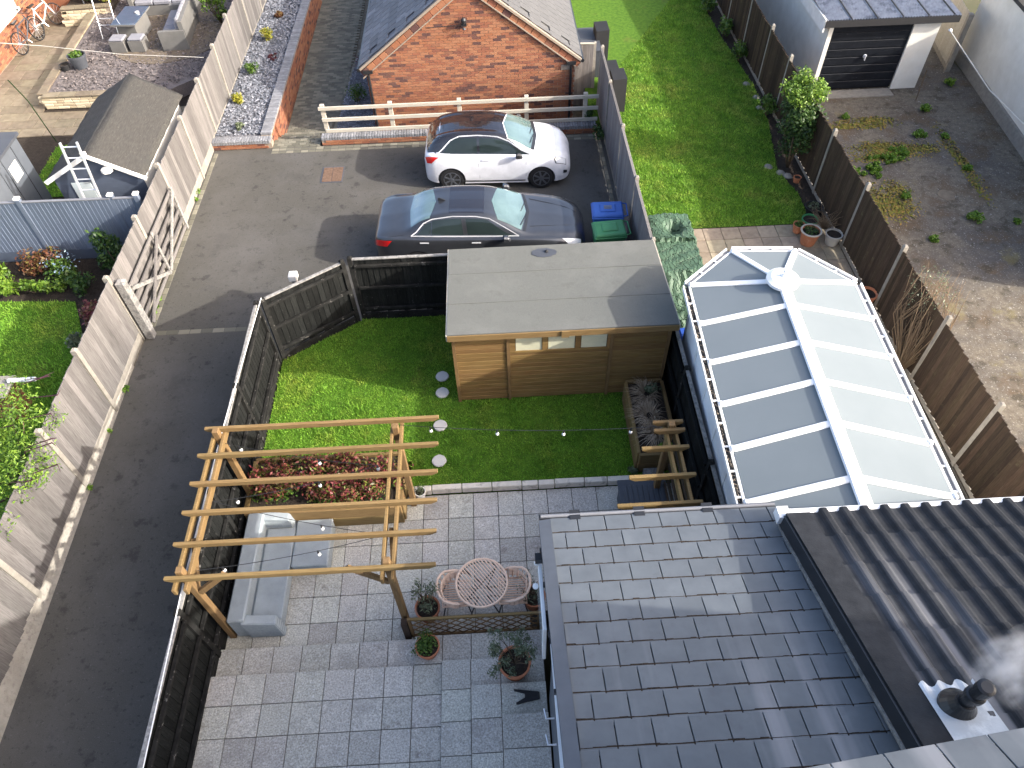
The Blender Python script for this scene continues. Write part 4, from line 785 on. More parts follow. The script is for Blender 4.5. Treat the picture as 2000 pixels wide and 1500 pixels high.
# ---------------------------------------------------------------- drive furniture
mh = thing('manhole_cover', 'rust-brown square manhole cover in the tarmac drive', 'manhole cover', (-1.45, 10.3, 0)); MB().box(-1.74, -1.14, 9.95, 10.68, -.02, .006).build('frame', 'darkgrey', mh)
for i in range(2):
    MB().box(-1.70+.26*i*1.0, -1.70+.26*i+.25+(.02 if i else 0), 9.99, 10.64, -.01, .014).build('plate', 'manhole', mh, bevel=.004)
lp_ = thing('drive_lamp', 'small pale post lamp behind the black fence corner', 'post lamp', (-1.55, 5.2, 0)); MB().box(-1.6, -1.5, 5.15, 5.25, 0, .85).build('post', 'concrete', lp_); MB().box(-1.64, -1.46, 5.1, 5.3, .85, 1.0).build('lamp_head', 'offwhite', lp_, bevel=.015)
def bin_(lb, x, y, mat, rz):
    t = thing('wheelie_bin', lb, 'wheelie bin', (x, y, 0)); t.rotation_euler = (0, 0, rz)
    MB().hexa([(-.26, -.23, .06), (.24, -.23, .06), (.24, .23, .06), (-.26, .23, .06)], [(-.36, -.28, .98), (.33, -.28, .98), (.33, .28, .98), (-.36, .28, .98)]).build('body', mat, t, local=True, bevel=.025)
    MB().box(-.38, .35, -.30, .30, .97, 1.01).build('rim', mat, t, local=True, bevel=.01)
    MB().hexa([(-.39, -.29, 1.012), (.36, -.29, 1.012), (.36, .29, 1.012), (-.39, .29, 1.012)], [(-.34, -.25, 1.07), (.33, -.25, 1.09), (.33, .25, 1.09), (-.34, .25, 1.07)]).build('lid', mat, t, local=True, bevel=.02)
    MB().hexa([(-.2, -.15, 1.075), (.18, -.15, 1.09), (.18, .15, 1.09), (-.2, .15, 1.075)], [(-.17, -.12, 1.10), (.16, -.12, 1.11), (.16, .12, 1.11), (-.17, .12, 1.10)]).build('lid_panel', mat, t, local=True, bevel=.015)
    MB().tube([(.34, -.25, 1.03), (.44, -.22, 1.03), (.44, .22, 1.03), (.34, .25, 1.03)], .016, 7).build('handle', mat, t, local=True)
    for k in (-1, 1): MB().lathe([(.02, -.03), (.1, -.03), (.1, .03), (.02, .03)], (.22, k*.26, .1), 14, 'y').build('wheel', 'rubber', t, local=True)
    return t
b1 = bin_('blue wheelie bin with printed lid beside the grey fence', 5.55, 6.86, 'binblue', R(-3)); b2 = bin_('green wheelie bin in front of blue one', 5.5, 6.16, 'bingreen', R(2))
M_ = MB()
for i in range(3): M_.box(-.1, .08, -.06+.045*i, -.035+.045*i, 1.108, 1.114)
stuff(M_.build('print', 'greypaint', b1, local=True))
# ---------------------------------------------------------------- cars
class Surf:
    """half body: control points [station][section] -> smooth (Catmull-Rom) surface, u in stations, v in section points"""
    def __init__(s, xs, rows): s.xs = xs; s.C = np.array([[(x, y, z) for y, z in r] for x, r in zip(xs, rows)], float)
    @staticmethod
    def cr(P, t):
        n = len(P)-1; i = min(int(t), n-1); f = t-i
        p0, p1, p2, p3 = P[max(i-1, 0)], P[i], P[i+1], P[min(i+2, n)]
        return .5*((2*p1)+(p2-p0)*f+(2*p0-5*p1+4*p2-p3)*f*f+(3*p1-p0-3*p2+p3)*f**3)
    def u(s, x): return float(np.interp(x, s.xs, range(len(s.xs))))
    def P(s, u, v): return s.cr(np.array([s.cr(s.C[i], v) for i in range(max(0, int(u)-1), min(len(s.C), int(u)+3))]), u-max(0, int(u)-1))
    def N(s, u, v):
        m = len(s.xs)-1.001; k = s.C.shape[1]-1.001; e = .03
        a = s.P(min(u+e, m), v)-s.P(max(u-e, 0), v); b = s.P(u, min(v+e, k))-s.P(u, max(v-e, 0)); n = np.cross(a, b); return n/(np.linalg.norm(n)+1e-9)
    def pt(s, x, v, off=0, side=1):
        u = s.u(x); p = s.P(u, v)
        if off:
            n = s.N(u, v)
            if np.dot(n, (0, p[1], p[2]-.55)) < 0: n = -n
            p = p+n*off
        return (p[0], p[1]*side, p[2])
    def body(s, k=5, kv=4):
        nu, nv = (len(s.xs)-1)*k, (s.C.shape[1]-1)*kv; G = [[s.P(i/k if i < nu else nu/k-1e-6, j/kv if j < nv else nv/kv-1e-6) for j in range(nv+1)] for i in range(nu+1)]
        M_ = MB(); W = 2*nv
        for i in range(nu+1):
            ring = [tuple(G[i][j]) for j in range(nv+1)]+[(G[i][j][0], -G[i][j][1], G[i][j][2]) for j in range(nv-1, 0, -1)]; M_.v += ring
        for i in range(nu):
            for j in range(W): a, b = i*W, (i+1)*W; M_.f.append((a+j, a+(j+1) % W, b+(j+1) % W, b+j)); M_.a.append(0.)
        M_.f.append(tuple(range(W))[::-1]); M_.f.append(tuple(nu*W+j for j in range(W))); M_.a += [0., 0.]
        return M_
    def patch(s, fx0, fx1, v0, v1, off=.006, side=1, n=10, both=False):
        """x limits as functions of v; both = mirrored across as one piece"""
        M_ = MB(); vs = np.linspace(v0, v1, n+1); rows = []
        for v in vs: rows.append([s.pt(fx0(v)+(fx1(v)-fx0(v))*i/n, v, off, side) for i in range(n+1)])
        if both:
            rows = rows+[[(p[0], -p[1], p[2]) for p in r] for r in rows[-2::-1]]
        for j in range(len(rows)-1):
            for i in range(n): M_.face([rows[j][i], rows[j][i+1], rows[j+1][i+1], rows[j+1][i]])
        return M_
    def ribbon(s, xv, w, off=.007, side=1):
        M_ = MB(); P_ = [Vector(s.pt(x, v, off, side)) for x, v in xv]
        for i in range(len(P_)-1):
            d = (P_[i+1]-P_[i]).normalized(); nrm = Vector((0, side, .25)).normalized(); sd = d.cross(nrm).normalized()*w/2; M_.face([P_[i]-sd, P_[i]+sd, P_[i+1]+sd, P_[i+1]-sd])
        return M_
def wheel(t, x, y, r, w_, spokes, rimmat):
    h = obj('wheel', None, t, (x, y, r)); s = 1 if y > 0 else -1
    MB().lathe([(r*.66, -w_/2), (r*.9, -w_/2), (r, -w_/2+.03), (r, w_/2-.03), (r*.9, w_/2), (r*.66, w_/2)], (0, 0, 0), 30, 'y').build('tyre', 'rubber', h, local=True, smooth=False)
    R_ = MB(); R_.lathe([(r*.6, s*(w_/2-.06)), (r*.69, s*(w_/2-.06)), (r*.69, s*(w_/2+.006)), (r*.63, s*(w_/2+.006)), (r*.62, s*(w_/2-.03))], (0, 0, 0), 30, 'y'); R_.build('rim', rimmat, h, local=True)
    for k in range(spokes):
        a = 2*math.pi*k/spokes; MB().beam((0, s*(w_/2-.01), 0), (r*.64*math.cos(a), s*(w_/2-.004), r*.64*math.sin(a)), .045, .03, (0, 1, 0)).build('spoke', rimmat, h, local=True)
    MB().lathe([(.05, s*(w_/2-.03)), (.05, s*(w_/2+.01)), (.02, s*(w_/2+.014))], (0, 0, 0), 14, 'y').build('hub_cap', rimmat, h, local=True)
def arches(body, cx, r, hw_):
    for x in cx:
        for s in (-1, 1):
            c = MB().lathe([(r, -.3), (r, .3)], (x, s*hw_, r*.93), 28, 'y').build('cut', 'black', body.parent, local=True); md = body.modifiers.new('b', 'BOOLEAN'); md.operation = 'DIFFERENCE'; md.object = c; md.solver = 'EXACT'
            bpy.context.view_layer.update(); ev = body.evaluated_get(bpy.context.evaluated_depsgraph_get()); me = bpy.data.meshes.new_from_object(ev); body.modifiers.clear(); body.data = me; bpy.data.objects.remove(c)
    body.data.shade_smooth()
    try: body.data.set_sharp_from_angle(angle=R(50))
    except Exception: pass
def section(hw_, zb, zs, hs, wb, zwb, we, ze, zt):
    """half width, bottom z, shoulder z, shoulder half width, window base (y, z), roof edge (y, z), top z"""
    return [(0, zb), (hw_*.86, zb), (hw_*.975, zb+.09), (hw_, zb+(zs-zb)*.45), (hw_*.99, zb+(zs-zb)*.78), (hs, zs), (wb, zwb), (we, ze), (we*.55, zt-.012), (0, zt)]
# --- dark grey saloon
xs = [0, .07, .32, .75, 1.15, 1.6, 2.1, 2.55, 2.95, 3.35, 3.75, 4.2, 4.52, 4.68, 4.75]
S1 = Surf(xs, [
    section(.60, .36, .78, .58, .52, .80, .40, .82, .83), section(.76, .27, .92, .70, .64, .95, .5, .965, .98), section(.87, .22, .99, .83, .74, 1.01, .6, 1.035, 1.055), section(.92, .2, 1.0, .87, .79, 1.03, .66, 1.09, 1.12),
    section(.93, .19, .985, .89, .80, 1.03, .60, 1.285, 1.32), section(.93, .18, .975, .89, .80, 1.02, .575, 1.375, 1.415), section(.93, .18, .965, .89, .80, 1.01, .575, 1.385, 1.43), section(.93, .18, .955, .89, .80, 1.0, .585, 1.35, 1.395),
    section(.93, .18, .945, .885, .80, .985, .64, 1.215, 1.265), section(.93, .18, .93, .88, .79, .965, .70, 1.03, 1.075), section(.92, .18, .90, .86, .77, .93, .64, .975, .995), section(.90, .19, .84, .81, .71, .88, .58, .915, .93), section(.82, .2, .75, .72, .62, .79, .48, .83, .845), section(.72, .22, .64, .62, .52, .68, .4, .72, .735), section(.58, .3, .54, .5, .42, .57, .3, .6, .61)])
def roof_seams(t, S, spec, mat, w_=.008):
    for pts, sd in spec: S.ribbon(pts, w_, .005, sd).build('panel_seam', mat, t, local=True)
c1 = thing('saloon_car', 'dark grey four-door saloon car parked behind the garden shed', 'car', (.14, 7.06, 0)); c1.rotation_euler = (0, 0, R(-2.2)); c1.scale = (1.025, 1, 1)
bd = S1.body().build('body', 'greymetal', c1, local=True, smooth=True); arches(bd, (.98, 3.84), .365, .93)
for x in (.98, 3.84):
    for y in (-.80, .80): wheel(c1, x, y, .335, .22, 10, 'alu')
lerp = lambda a, b, t: a+(b-a)*t
for s in (-1, 1):
    S1.patch(lambda v: lerp(.98, 1.22, (v-6.1)/.8), lambda v: lerp(1.30, 1.34, (v-6.1)/.8), 6.12, 6.78, .006, s).build('quarter_window', 'carglass', c1, local=True)
    S1.patch(lambda v: lerp(1.32, 1.36, (v-6.1)/.8), lambda v: lerp(2.02, 1.98, (v-6.1)/.8), 6.08, 6.86, .006, s).build('rear_side_window', 'carglass', c1, local=True)
    S1.patch(lambda v: lerp(2.12, 2.08, (v-6.1)/.8), lambda v: lerp(3.14, 2.52, (v-6.1)/.8), 6.08, 6.86, .006, s).build('front_side_window', 'carglass', c1, local=True)
    S1.patch(lambda v: lerp(1.95, 1.95, 0), lambda v: 2.16, 6.08, 6.88, .004, s, 6).build('door_pillar', 'black', c1, local=True)
    S1.ribbon([(.86, 6.0), (1.4, 5.98), (2.1, 5.97), (2.7, 5.97), (3.25, 6.0)], .028, .009, s).build('chrome_strip', 'chrome', c1, local=True)
    S1.ribbon([(.86, 6.0), (.98, 6.4), (1.15, 6.85), (1.35, 6.98), (1.8, 7.0), (2.3, 6.99), (2.6, 6.95), (2.9, 6.72), (3.25, 6.02)], .022, .009, s).build('chrome_strip', 'chrome', c1, local=True)
    S1.patch(lambda v: .03, lambda v: lerp(.30, .48, (v-3.9)/1), 3.95, 4.75, .008, s, 8).build('tail_light', 'redlens', c1, local=True)
    S1.patch(lambda v: lerp(4.36, 4.22, (v-4.2)/1), lambda v: 4.62, 4.3, 5.35, .008, s, 8).build('headlight', 'lampglass', c1, local=True)
    for x in (1.06, 2.2): S1.ribbon([(x, 4.62), (x+.1, 4.63), (x+.2, 4.62)], .03, .022, s).build('door_handle', 'chrome', c1, local=True)
    mr_ = obj('wing_mirror', None, c1); y = s*.98
    MB().hexa([(2.88, y-.09, .98), (3.08, y-.06, .99), (3.08, y+.06, .99), (2.88, y+.09, .98)], [(2.9, y-.08, 1.13), (3.03, y-.05, 1.10), (3.03, y+.05, 1.10), (2.9, y+.08, 1.13)]).build('housing', 'greymetal', mr_, local=True, bevel=.03); MB().beam((2.98, s*.82, .99), (2.98, s*.95, 1.02), .07, .04).build('arm', 'black', mr_, local=True)
roof_seams(c1, S1, [([(2.07, 2.2), (2.07, 4), (2.07, 5.9)], s) for s in (-1, 1)]+[([(1.28, 3.6), (1.22, 4.6), (1.0, 5.6), (.9, 5.95)], s) for s in (-1, 1)]+[([(3.15, 2.2), (3.2, 4), (3.25, 5.9)], s) for s in (-1, 1)]+[([(.1, 5.6), (.4, 5.75), (.7, 6.3)], s) for s in (-1, 1)], 'black')
S1.patch(lambda v: lerp(.86, .80, (v-7.15)/1.85), lambda v: lerp(1.30, 1.42, (v-7.15)/1.85), 7.12, 9, .006, 1, 10, True).build('rear_window', 'screenglass', c1, local=True)
S1.patch(lambda v: lerp(2.78, 2.64, (v-7.1)/1.9), lambda v: lerp(3.30, 3.42, (v-7.1)/1.9), 7.08, 9, .006, 1, 10, True).build('windscreen', 'screenglass', c1, local=True)
S1.patch(lambda v: 1.72, lambda v: 2.48, 7.35, 9, .005, 1, 8, True).build('sunroof', 'roofblack', c1, local=True)
S1.patch(lambda v: lerp(3.34, 3.44, (v-7.1)/1.9), lambda v: lerp(3.40, 3.50, (v-7.1)/1.9), 7.08, 9, .008, 1, 6, True).build('wiper_cowl', 'black', c1, local=True)
for sgn in (-1, 1): S1.ribbon([(3.5, 7.6), (3.9, 7.7), (4.3, 7.85), (4.55, 8.0)], .012, .004, sgn).build('bonnet_crease', 'greymetal', c1, local=True)
MB().hexa([(1.45, -.015, 1.41), (1.62, -.02, 1.425), (1.62, .02, 1.425), (1.45, .015, 1.41)], [(1.45, -.006, 1.48), (1.50, -.008, 1.48), (1.50, .008, 1.48), (1.45, .006, 1.48)]).build('aerial', 'black', c1, local=True)
MB().box(4.66, 4.74, -.42, .42, .32, .55).build('grille', 'black', c1, local=True, bevel=.02); MB().box(-.012, .02, -.3, .3, .55, .66).build('number_plate', 'windowcream', c1, local=True)
for k in (0, 1): MB().tube([(3.42, -.1+.5*k, 1.055), (3.3, -.55+.5*k, 1.10)], .01, 5).build('wiper', 'black', c1, local=True)
# --- white hatchback with black roof
xs = [0, .05, .2, .42, .8, 1.25, 1.7, 2.05, 2.4, 2.72, 3.0, 3.3, 3.55, 3.70, 3.78]
S2 = Surf(xs, [
    section(.60, .34, .80, .57, .5, .84, .4, .87, .88), section(.74, .26, .93, .69, .61, .98, .5, 1.02, 1.035), section(.83, .22, 1.0, .78, .70, 1.03, .55, 1.19, 1.215), section(.865, .2, 1.0, .82, .745, 1.04, .56, 1.34, 1.375),
    section(.875, .19, .985, .83, .76, 1.03, .57, 1.425, 1.465), section(.865, .18, .975, .83, .765, 1.02, .575, 1.435, 1.485), section(.865, .18, .965, .83, .765, 1.01, .58, 1.42, 1.475), section(.865, .18, .955, .83, .765, 1.0, .585, 1.365, 1.42),
    section(.87, .18, .95, .83, .77, .99, .62, 1.245, 1.30), section(.875, .18, .94, .83, .77, .975, .67, 1.08, 1.13), section(.875, .18, .925, .82, .75, .955, .64, 1.0, 1.025), section(.86, .18, .875, .78, .69, .91, .58, .945, .96), section(.80, .19, .79, .70, .6, .83, .48, .87, .885), section(.70, .22, .66, .59, .5, .70, .4, .75, .76), section(.56, .3, .54, .47, .4, .58, .3, .62, .63)])
c2 = thing('hatchback_car', 'small white three-door hatchback with black roof by the rail fence', 'car', (1.2, 10.22, 0)); c2.rotation_euler = (0, 0, R(-2.6))
bd = S2.body().build('body', 'whitepaint', c2, local=True, smooth=True); arches(bd, (.69, 3.02), .36, .875)
for x in (.69, 3.02):
    for y in (-.745, .745):
        wheel(c2, x, y, .325, .21, 7, 'darkgrey')
for s in (-1, 1):
    S2.patch(lambda v: lerp(.50, .78, (v-6.05)/.8), lambda v: lerp(1.38, 1.38, 0), 6.05, 6.84, .006, s).build('quarter_window', 'carglass', c2, local=True)
    S2.patch(lambda v: 1.44, lambda v: lerp(2.72, 2.1, (v-6.05)/.8), 6.05, 6.84, .006, s).build('door_window', 'carglass', c2, local=True)
    S2.patch(lambda v: lerp(.30, .42, (v-6.02)), lambda v: lerp(2.80, 2.12, (v-6.02)), 6.02, 7.04, .003, s, 14).build('cabin_side', 'roofblack', c2, local=True)
    S2.ribbon([(.38, 6.0), (.5, 6.3), (.72, 6.75), (.95, 6.95), (1.4, 7.0), (1.9, 6.98), (2.2, 6.85), (2.5, 6.5), (2.78, 6.02)], .03, .012, s).build('chrome_strip', 'chrome', c2, local=True)
    S2.ribbon([(.36, 6.02), (.7, 5.99)], .03, .012, s).build('chrome_strip', 'chrome', c2, local=True)
    S2.patch(lambda v: lerp(.10, .05, (v-3.9)), lambda v: lerp(.20, .42, (v-3.9)), 3.95, 4.9, .008, s, 8).build('tail_light', 'redlens', c2, local=True)
    S2.patch(lambda v: lerp(.07, .03, (v-3.9)), lambda v: lerp(.24, .46, (v-3.9)), 3.85, 5.0, .005, s, 8).build('tail_light_surround', 'chrome', c2, local=True)
    S2.patch(lambda v: lerp(3.40, 3.32, abs(v-4.75)*-1+.5), lambda v: 3.63, 4.3, 5.2, .008, s, 8).build('headlight', 'lampglass', c2, local=True)
    S2.patch(lambda v: lerp(3.37, 3.29, abs(v-4.75)*-1+.5), lambda v: 3.645, 4.22, 5.28, .005, s, 8).build('headlight_surround', 'black', c2, local=True)
    S2.patch(lambda v: 3.58, lambda v: 3.68, 2.9, 3.4, .01, s, 6).build('fog_light', 'black', c2, local=True)
    S2.ribbon([(1.5, 4.55), (1.6, 4.57), (1.72, 4.55)], .035, .022, s).build('door_handle', 'whitepaint', c2, local=True)
    mr_ = obj('wing_mirror', None, c2); y = s*.93
    MB().hexa([(2.36, y-.08, .98), (2.55, y-.05, .98), (2.55, y+.05, .98), (2.36, y+.08, .98)], [(2.38, y-.07, 1.13), (2.5, y-.04, 1.11), (2.5, y+.04, 1.11), (2.38, y+.07, 1.13)]).build('housing', 'black', mr_, local=True, bevel=.03); MB().beam((2.46, s*.78, .98), (2.46, s*.9, 1.0), .06, .04).build('arm', 'black', mr_, local=True)
    S2.ribbon([(.95, 2.1), (1.5, 2.05), (2.6, 2.1)], .03, .004, s).build('sill_trim', 'black', c2, local=True)
roof_seams(c2, S2, [([(1.42, 2.4), (1.40, 4), (1.40, 5.95)], s) for s in (-1, 1)]+[([(2.62, 2.6), (2.62, 4.2), (2.70, 5.9)], s) for s in (-1, 1)], 'greypaint', .007)
S2.patch(lambda v: lerp(.42, .36, (v-6.95)/2.05) if v > 7.2 else lerp(.50, .42, (v-6.95)/.25), lambda v: lerp(2.16, 2.03, (v-6.95)/2.05), 7.02, 9, .004, 1, 12, True).build('roof', 'roofblack', c2, local=True)
S2.patch(lambda v: lerp(.12, .08, (v-6.2)/2.8), lambda v: lerp(.48, .40, (v-6.2)/2.8), 6.15, 9, .005, 1, 10, True).build('rear_window', 'roofblack', c2, local=True)
S2.patch(lambda v: lerp(2.18, 2.06, (v-7.05)/1.95), lambda v: lerp(2.74, 2.83, (v-7.05)/1.95), 7.06, 9, .006, 1, 10, True).build('windscreen', 'screenglass', c2, local=True)
S2.patch(lambda v: lerp(2.74, 2.835, (v-7.0)/2), lambda v: lerp(2.83, 2.91, (v-7.0)/2), 7.0, 9, .008, 1, 6, True).build('wiper_cowl', 'black', c2, local=True)
for s in (-1, 1): S2.patch(lambda v: lerp(2.74, 2.10, (v-6.05)/.95), lambda v: lerp(2.84, 2.2, (v-6.05)/.95), 6.05, 7.0, .007, s, 8).build('pillar_trim', 'black', c2, local=True)
MB().tube([(.5, 0, 1.42), (.42, 0, 1.53)], .006, 5).build('aerial', 'black', c2, local=True); MB().box(-.01, .02, -.26, .26, .6, .71).build('number_plate', 'windowcream', c2, local=True); MB().box(3.74, 3.79, -.3, .3, .42, .5).build('grille', 'black', c2, local=True)
for k in (0, 1): MB().tube([(2.83, -.05+.45*k, 1.12), (2.74, -.48+.45*k, 1.14)], .009, 5).build('wiper', 'black', c2, local=True)
# ---------------------------------------------------------------- brown fence
fence('board_fence', 'long dark brown boarded fence with concrete posts beside the yard', [(11.2, y) for y in (-6.1, -4.05, -1.95, .12, 2.15, 4.2, 6.33, 8.5, 10.4, 12.2, 14.0, 16, 18, 20, 22)], 0, 1.7, .098, 'brownwood', 'concrete', 'brownwood', side=1, post=.09, ph=.14, gravel=.12, mg='concrete', rails=2, rside=-1, tilt=.26, jit=.02)
# ---------------------------------------------------------------- white conservatory
cv = thing('conservatory', 'white conservatory with grey-blue roof panes and hipped end', 'conservatory', (7.65, 0, 0)); CVROT = R(-1.6)
ZW, ZH = 2.85, 3.23; xl, xr = 6.24, 9.03; xm = 7.62; ye, yh, yn = 2.20, 1.83, -2.75
yf = 2.98                                                # far facet
EV = [(xl, ye), (7.14, 3.05), (8.24, 3.0), (xr, 2.14)]     # eave corners of the hipped end
hub = Vector((xm, yh, ZH))
V3 = lambda p, z: Vector((p[0], p[1], z))
def pane(a, b, c, d=None, th=.02):
    pts = [a, b, c]+([d] if d is not None else []); n = (pts[1]-pts[0]).cross(pts[2]-pts[0]).normalized(); n = n if n.z > 0 else -n
    M_ = MB(); k = len(pts); M_.face(pts); M_.face([p+n*th for p in pts][::-1])
    for i in range(k): M_.face([pts[i], pts[(i+1) % k], pts[(i+1) % k]+n*th, pts[i]+n*th])
    return M_.build('roof_pane', 'polycarb', cv)
def bar(a, b, w_=.11, h=.034, nm='glazing_bar'):
    o = MB().beam(a+Vector((0, 0, .028)), b+Vector((0, 0, .028)), w_, h).build(nm, 'upvc', cv, bevel=.012); return o
stp = [ye]+[ye-.02-.82*(i+1) for i in range(6)]
yb_ = [1.70-.84*i for i in range(6)]
el = [ye-.0]+[1.27, .42, -.42, -1.23, -2.12, -2.85]; rdg = [yh, 1.27, .46, -.32, -1.09, -2.0, -2.85]
for i in range(6):
    for xe_, s in ((xl, -1), (xr, 1)):
        e0, e1 = Vector((xe_, el[i] if s < 0 else el[i]-.06, ZW)), Vector((xe_, el[i+1], ZW)); r0, r1 = Vector((xm, rdg[i], ZH)), Vector((xm, rdg[i+1], ZH)); pane(e0, e1, r1, r0)
        bar(Vector((xe_, el[i+1], ZW)), Vector((xm, rdg[i+1]+.0, ZH)))
        put('bar_end_cap', boxmesh('upvc', .07, .1, .09, .02, 'bar_end_cap'), cv, (xe_+s*.02, el[i+1], ZW+.03))
for i in range(3): pane(V3(EV[i], ZW), V3(EV[i+1], ZW), hub)
for p in EV: bar(V3(p, ZW), hub); put('bar_end_cap', boxmesh('upvc', .09, .09, .09, .02, 'bar_end_cap'), cv, (p[0], p[1], ZW+.03))
MB().beam(hub+Vector((0, .05, .02)), Vector((xm, -2.85, ZH+.02)), .19, .05).build('ridge_bar', 'upvc', cv, bevel=.02)
MB().lathe([(.27, 0), (.27, .05), (.2, .09), (.04, .11)], (xm, yh, ZH+.03), 24).build('ridge_hub', 'upvc', cv)
MB().lathe([(.05, 0), (.03, .05), (.04, .09), (.01, .13)], (xm, yh, ZH+.14), 12).build('finial', 'upvc', cv)
# gutter: dark trough with white edges
edge = [(xl, -2.85), (xl, ye), EV[1], EV[2], (xr, 2.14), (xr, -2.85)]
for i in range(5):
    a, b = Vector((*edge[i], ZW-.05)), Vector((*edge[i+1], ZW-.05)); d = (b-a).normalized(); n = Vector((-d.y, d.x, 0))
    MB().beam(a+n*.085, b+n*.085, .075, .05).build('gutter_trough', 'blackmatt' if i == 0 else 'greypaint', cv); MB().beam(a+n*.135+Vector((0, 0, .03)), b+n*.135+Vector((0, 0, .03)), .022, .08).build('gutter_lip', 'upvc', cv); MB().beam(a+n*.03+Vector((0, 0, .03)), b+n*.03+Vector((0, 0, .03)), .03, .07).build('eaves_beam', 'upvc', cv)
    L = (b-a).length; k = max(1, round(L/.42))
    for q in range(1, k): c = a+d*L*q/k+n*.085+Vector((0, 0, .045)); put('gutter_bracket', boxmesh('upvc', .03, .11, .015, .002, 'gutter_bracket'), cv, c, (0, 0, math.atan2(d.y, d.x)))
M_ = MB(); g = random.Random(21)
for i in range(240):
    y = g.uniform(-2.7, ye-.1); x = xl-.085+g.uniform(-.03, .03); a = g.uniform(0, 3.1); s = g.uniform(.01, .028); M_.face([(x-s*math.cos(a), y-s*math.sin(a), ZW-.02), (x+s*math.sin(a)*.5, y-s*.5*math.cos(a), ZW-.012), (x+s*math.cos(a), y+s*math.sin(a), ZW-.018)], g.random())
stuff(M_.build('gutter_litter', 'strawleaf', cv))
# walls
wl = [(xl+.1, -2.8), (xl+.1, ye-.05), (7.2, 2.93), (8.2, 2.9), (xr-.1, 2.1), (xr-.1, -2.8)]
for i in range(5):
    a, b = wl[i], wl[i+1]; d = Vector((b[0]-a[0], b[1]-a[1], 0)); L = d.length
    MB().beam(Vector((*a, 1.36)), Vector((*b, 1.36)), .07, 2.84).build('wall_panel', 'upvcshade', cv)
    k = max(1, round(L/.85))
    for q in range(k+1): c = Vector((*a, 1.36))+d*q/k; MB().box(c.x-.045, c.x+.045, c.y-.045, c.y+.045, -.05, 2.8).build('mullion', 'upvc', cv)
B('floor', 'wickerpale', cv, xl+.12, xr-.12, -2.8, 2.1, -.02, .12)
cv.location.x -= .055; cv.rotation_euler = (0, 0, CVROT)
# ---------------------------------------------------------------- things on the right-hand patio
tp = thing('covered_furniture', 'garden furniture under a crumpled green tarpaulin cover', 'covered furniture', (7.0, 5.8, 0))
M_ = MB(); g = np.random.default_rng(4); nx, ny = 60, 120; x0, x1, y0, y1 = 6.36, 7.62, 3.75, 7.05
def th(x, y):
    fx = min(1, min(x-x0, x1-x)/.16); fy = min(1, min(y-y0, y1-y)/.16); e = max(0, min(fx, fy)); e = e*e*(3-2*e)
    q_ = min(1, max(0, (y-4.55)/.4)); h = (.45-.2*max(0, 4.6-y))*(1-q_)+.72*q_
    if y > 6.0: h += .10*math.cos((x-6.95)*2.2)
    h -= .26*math.exp(-((x-7.05)**2/.035+(y-6.45)**2/.05))
    cr_ = .012*math.sin(8*x+5*math.sin(3*y))*math.sin(4*y+3*x)+.035*math.sin(13*(x+.5*y)+3*math.sin(5*x))*max(0, 1-e*.9)+.016*abs(math.sin(5*x-4*y+2*math.sin(4*y)))
    wf = 2.4 if y < 5.0 else 1
    return max(.01, h*(.04+.96*e)+cr_*wf)
G = [[(x0+(x1-x0)*i/nx+.05*math.sin(j*.55)*(1 if i in (0, nx) else .4), y0+(y1-y0)*j/ny+.05*math.sin(i*.8)*(1 if j in (0, ny) else .3), th(x0+(x1-x0)*i/nx, y0+(y1-y0)*j/ny)) for i in range(nx+1)] for j in range(ny+1)]
for j in range(ny):
    for i in range(nx): M_.face([G[j][i], G[j][i+1], G[j+1][i+1], G[j+1][i]])
me = M_.build('tarpaulin', 'tarp', tp, smooth=False); bm = bmesh.new(); bm.from_mesh(me.data); bmesh.ops.remove_doubles(bm, verts=bm.verts, dist=.0005); bm.to_mesh(me.data); bm.free(); me.data.shade_smooth()
MB().tube([(6.9, 6.05, .42), (7.0, 6.35, .46), (7.25, 6.2, .44)], .05, 8).build('puddle_hollow', 'lawnbase', tp)
o = MB().hexa([(6.62, 3.3, 0), (7.05, 3.2, 0), (7.08, 3.75, 0), (6.6, 3.7, 0)], [(6.66, 3.34, .35), (7.0, 3.3, .4), (7.02, 3.68, .36), (6.66, 3.66, .33)]).build('blue_sack', 'bluebag', bevel=.05); tag(o, 'blue plastic sack between green cover and conservatory', 'sack')
for i, (x, y, z, r, h, mt, lf, lb) in enumerate([(10.42, 6.55, 0, .23, .38, 'terracotta', 'leafdark', 'reddish-brown glazed pot with pale rim and low plant'), (10.98, 6.5, 0, .2, .3, 'terracottapale', None, 'pale weathered pot with dry twigs beside brown fence'), (10.62, 7.15, 0, .2, .25, 'bingreen', None, 'green plastic tub behind the brown glazed pot'), (10.3, 6.98, 0, .14, .24, 'terracotta', 'leafmid', 'small terracotta pot left of the dry-twig plant'), (10.98, 4.35, 0, .2, .4, 'terracotta', None, 'dark terracotta pot between conservatory and brown fence'), (10.88, 9.0, 0, .1, .16, 'terracotta', None, 'small terracotta pot at foot of big shrub'), (10.9, 7.7, 0, .22, .2, 'blackmatt', 'leafolive', 'low black tub with seedlings beside the lawn')]):
    p = pot('plant_pot', lb, (x, y, z), r, h, mt)
    if i == 0: MB().tube([(x+r*1.0*math.cos(k*.314), y+r*1.0*math.sin(k*.314), h) for k in range(20)], .022, 7, closed=True).build('rim', 'railwood', p)
    if lf: leaves('foliage', lf, p, [(x, y, h, r*.75, r*.75, .07)], 130, .03, 50+i)
tw = thing('dry_plant', 'bare brown twiggy plant in pots by the fence', 'plant', (10.85, 6.85, .2)); g = random.Random(14)
stuff(stems('twigs', 'twig', tw, (10.85, 6.8, .2), [(10.85+g.uniform(-.4, .35), 6.85+g.uniform(-.4, .4), .3+g.uniform(.0, .45)) for _ in range(60)], .008, 4, .3))
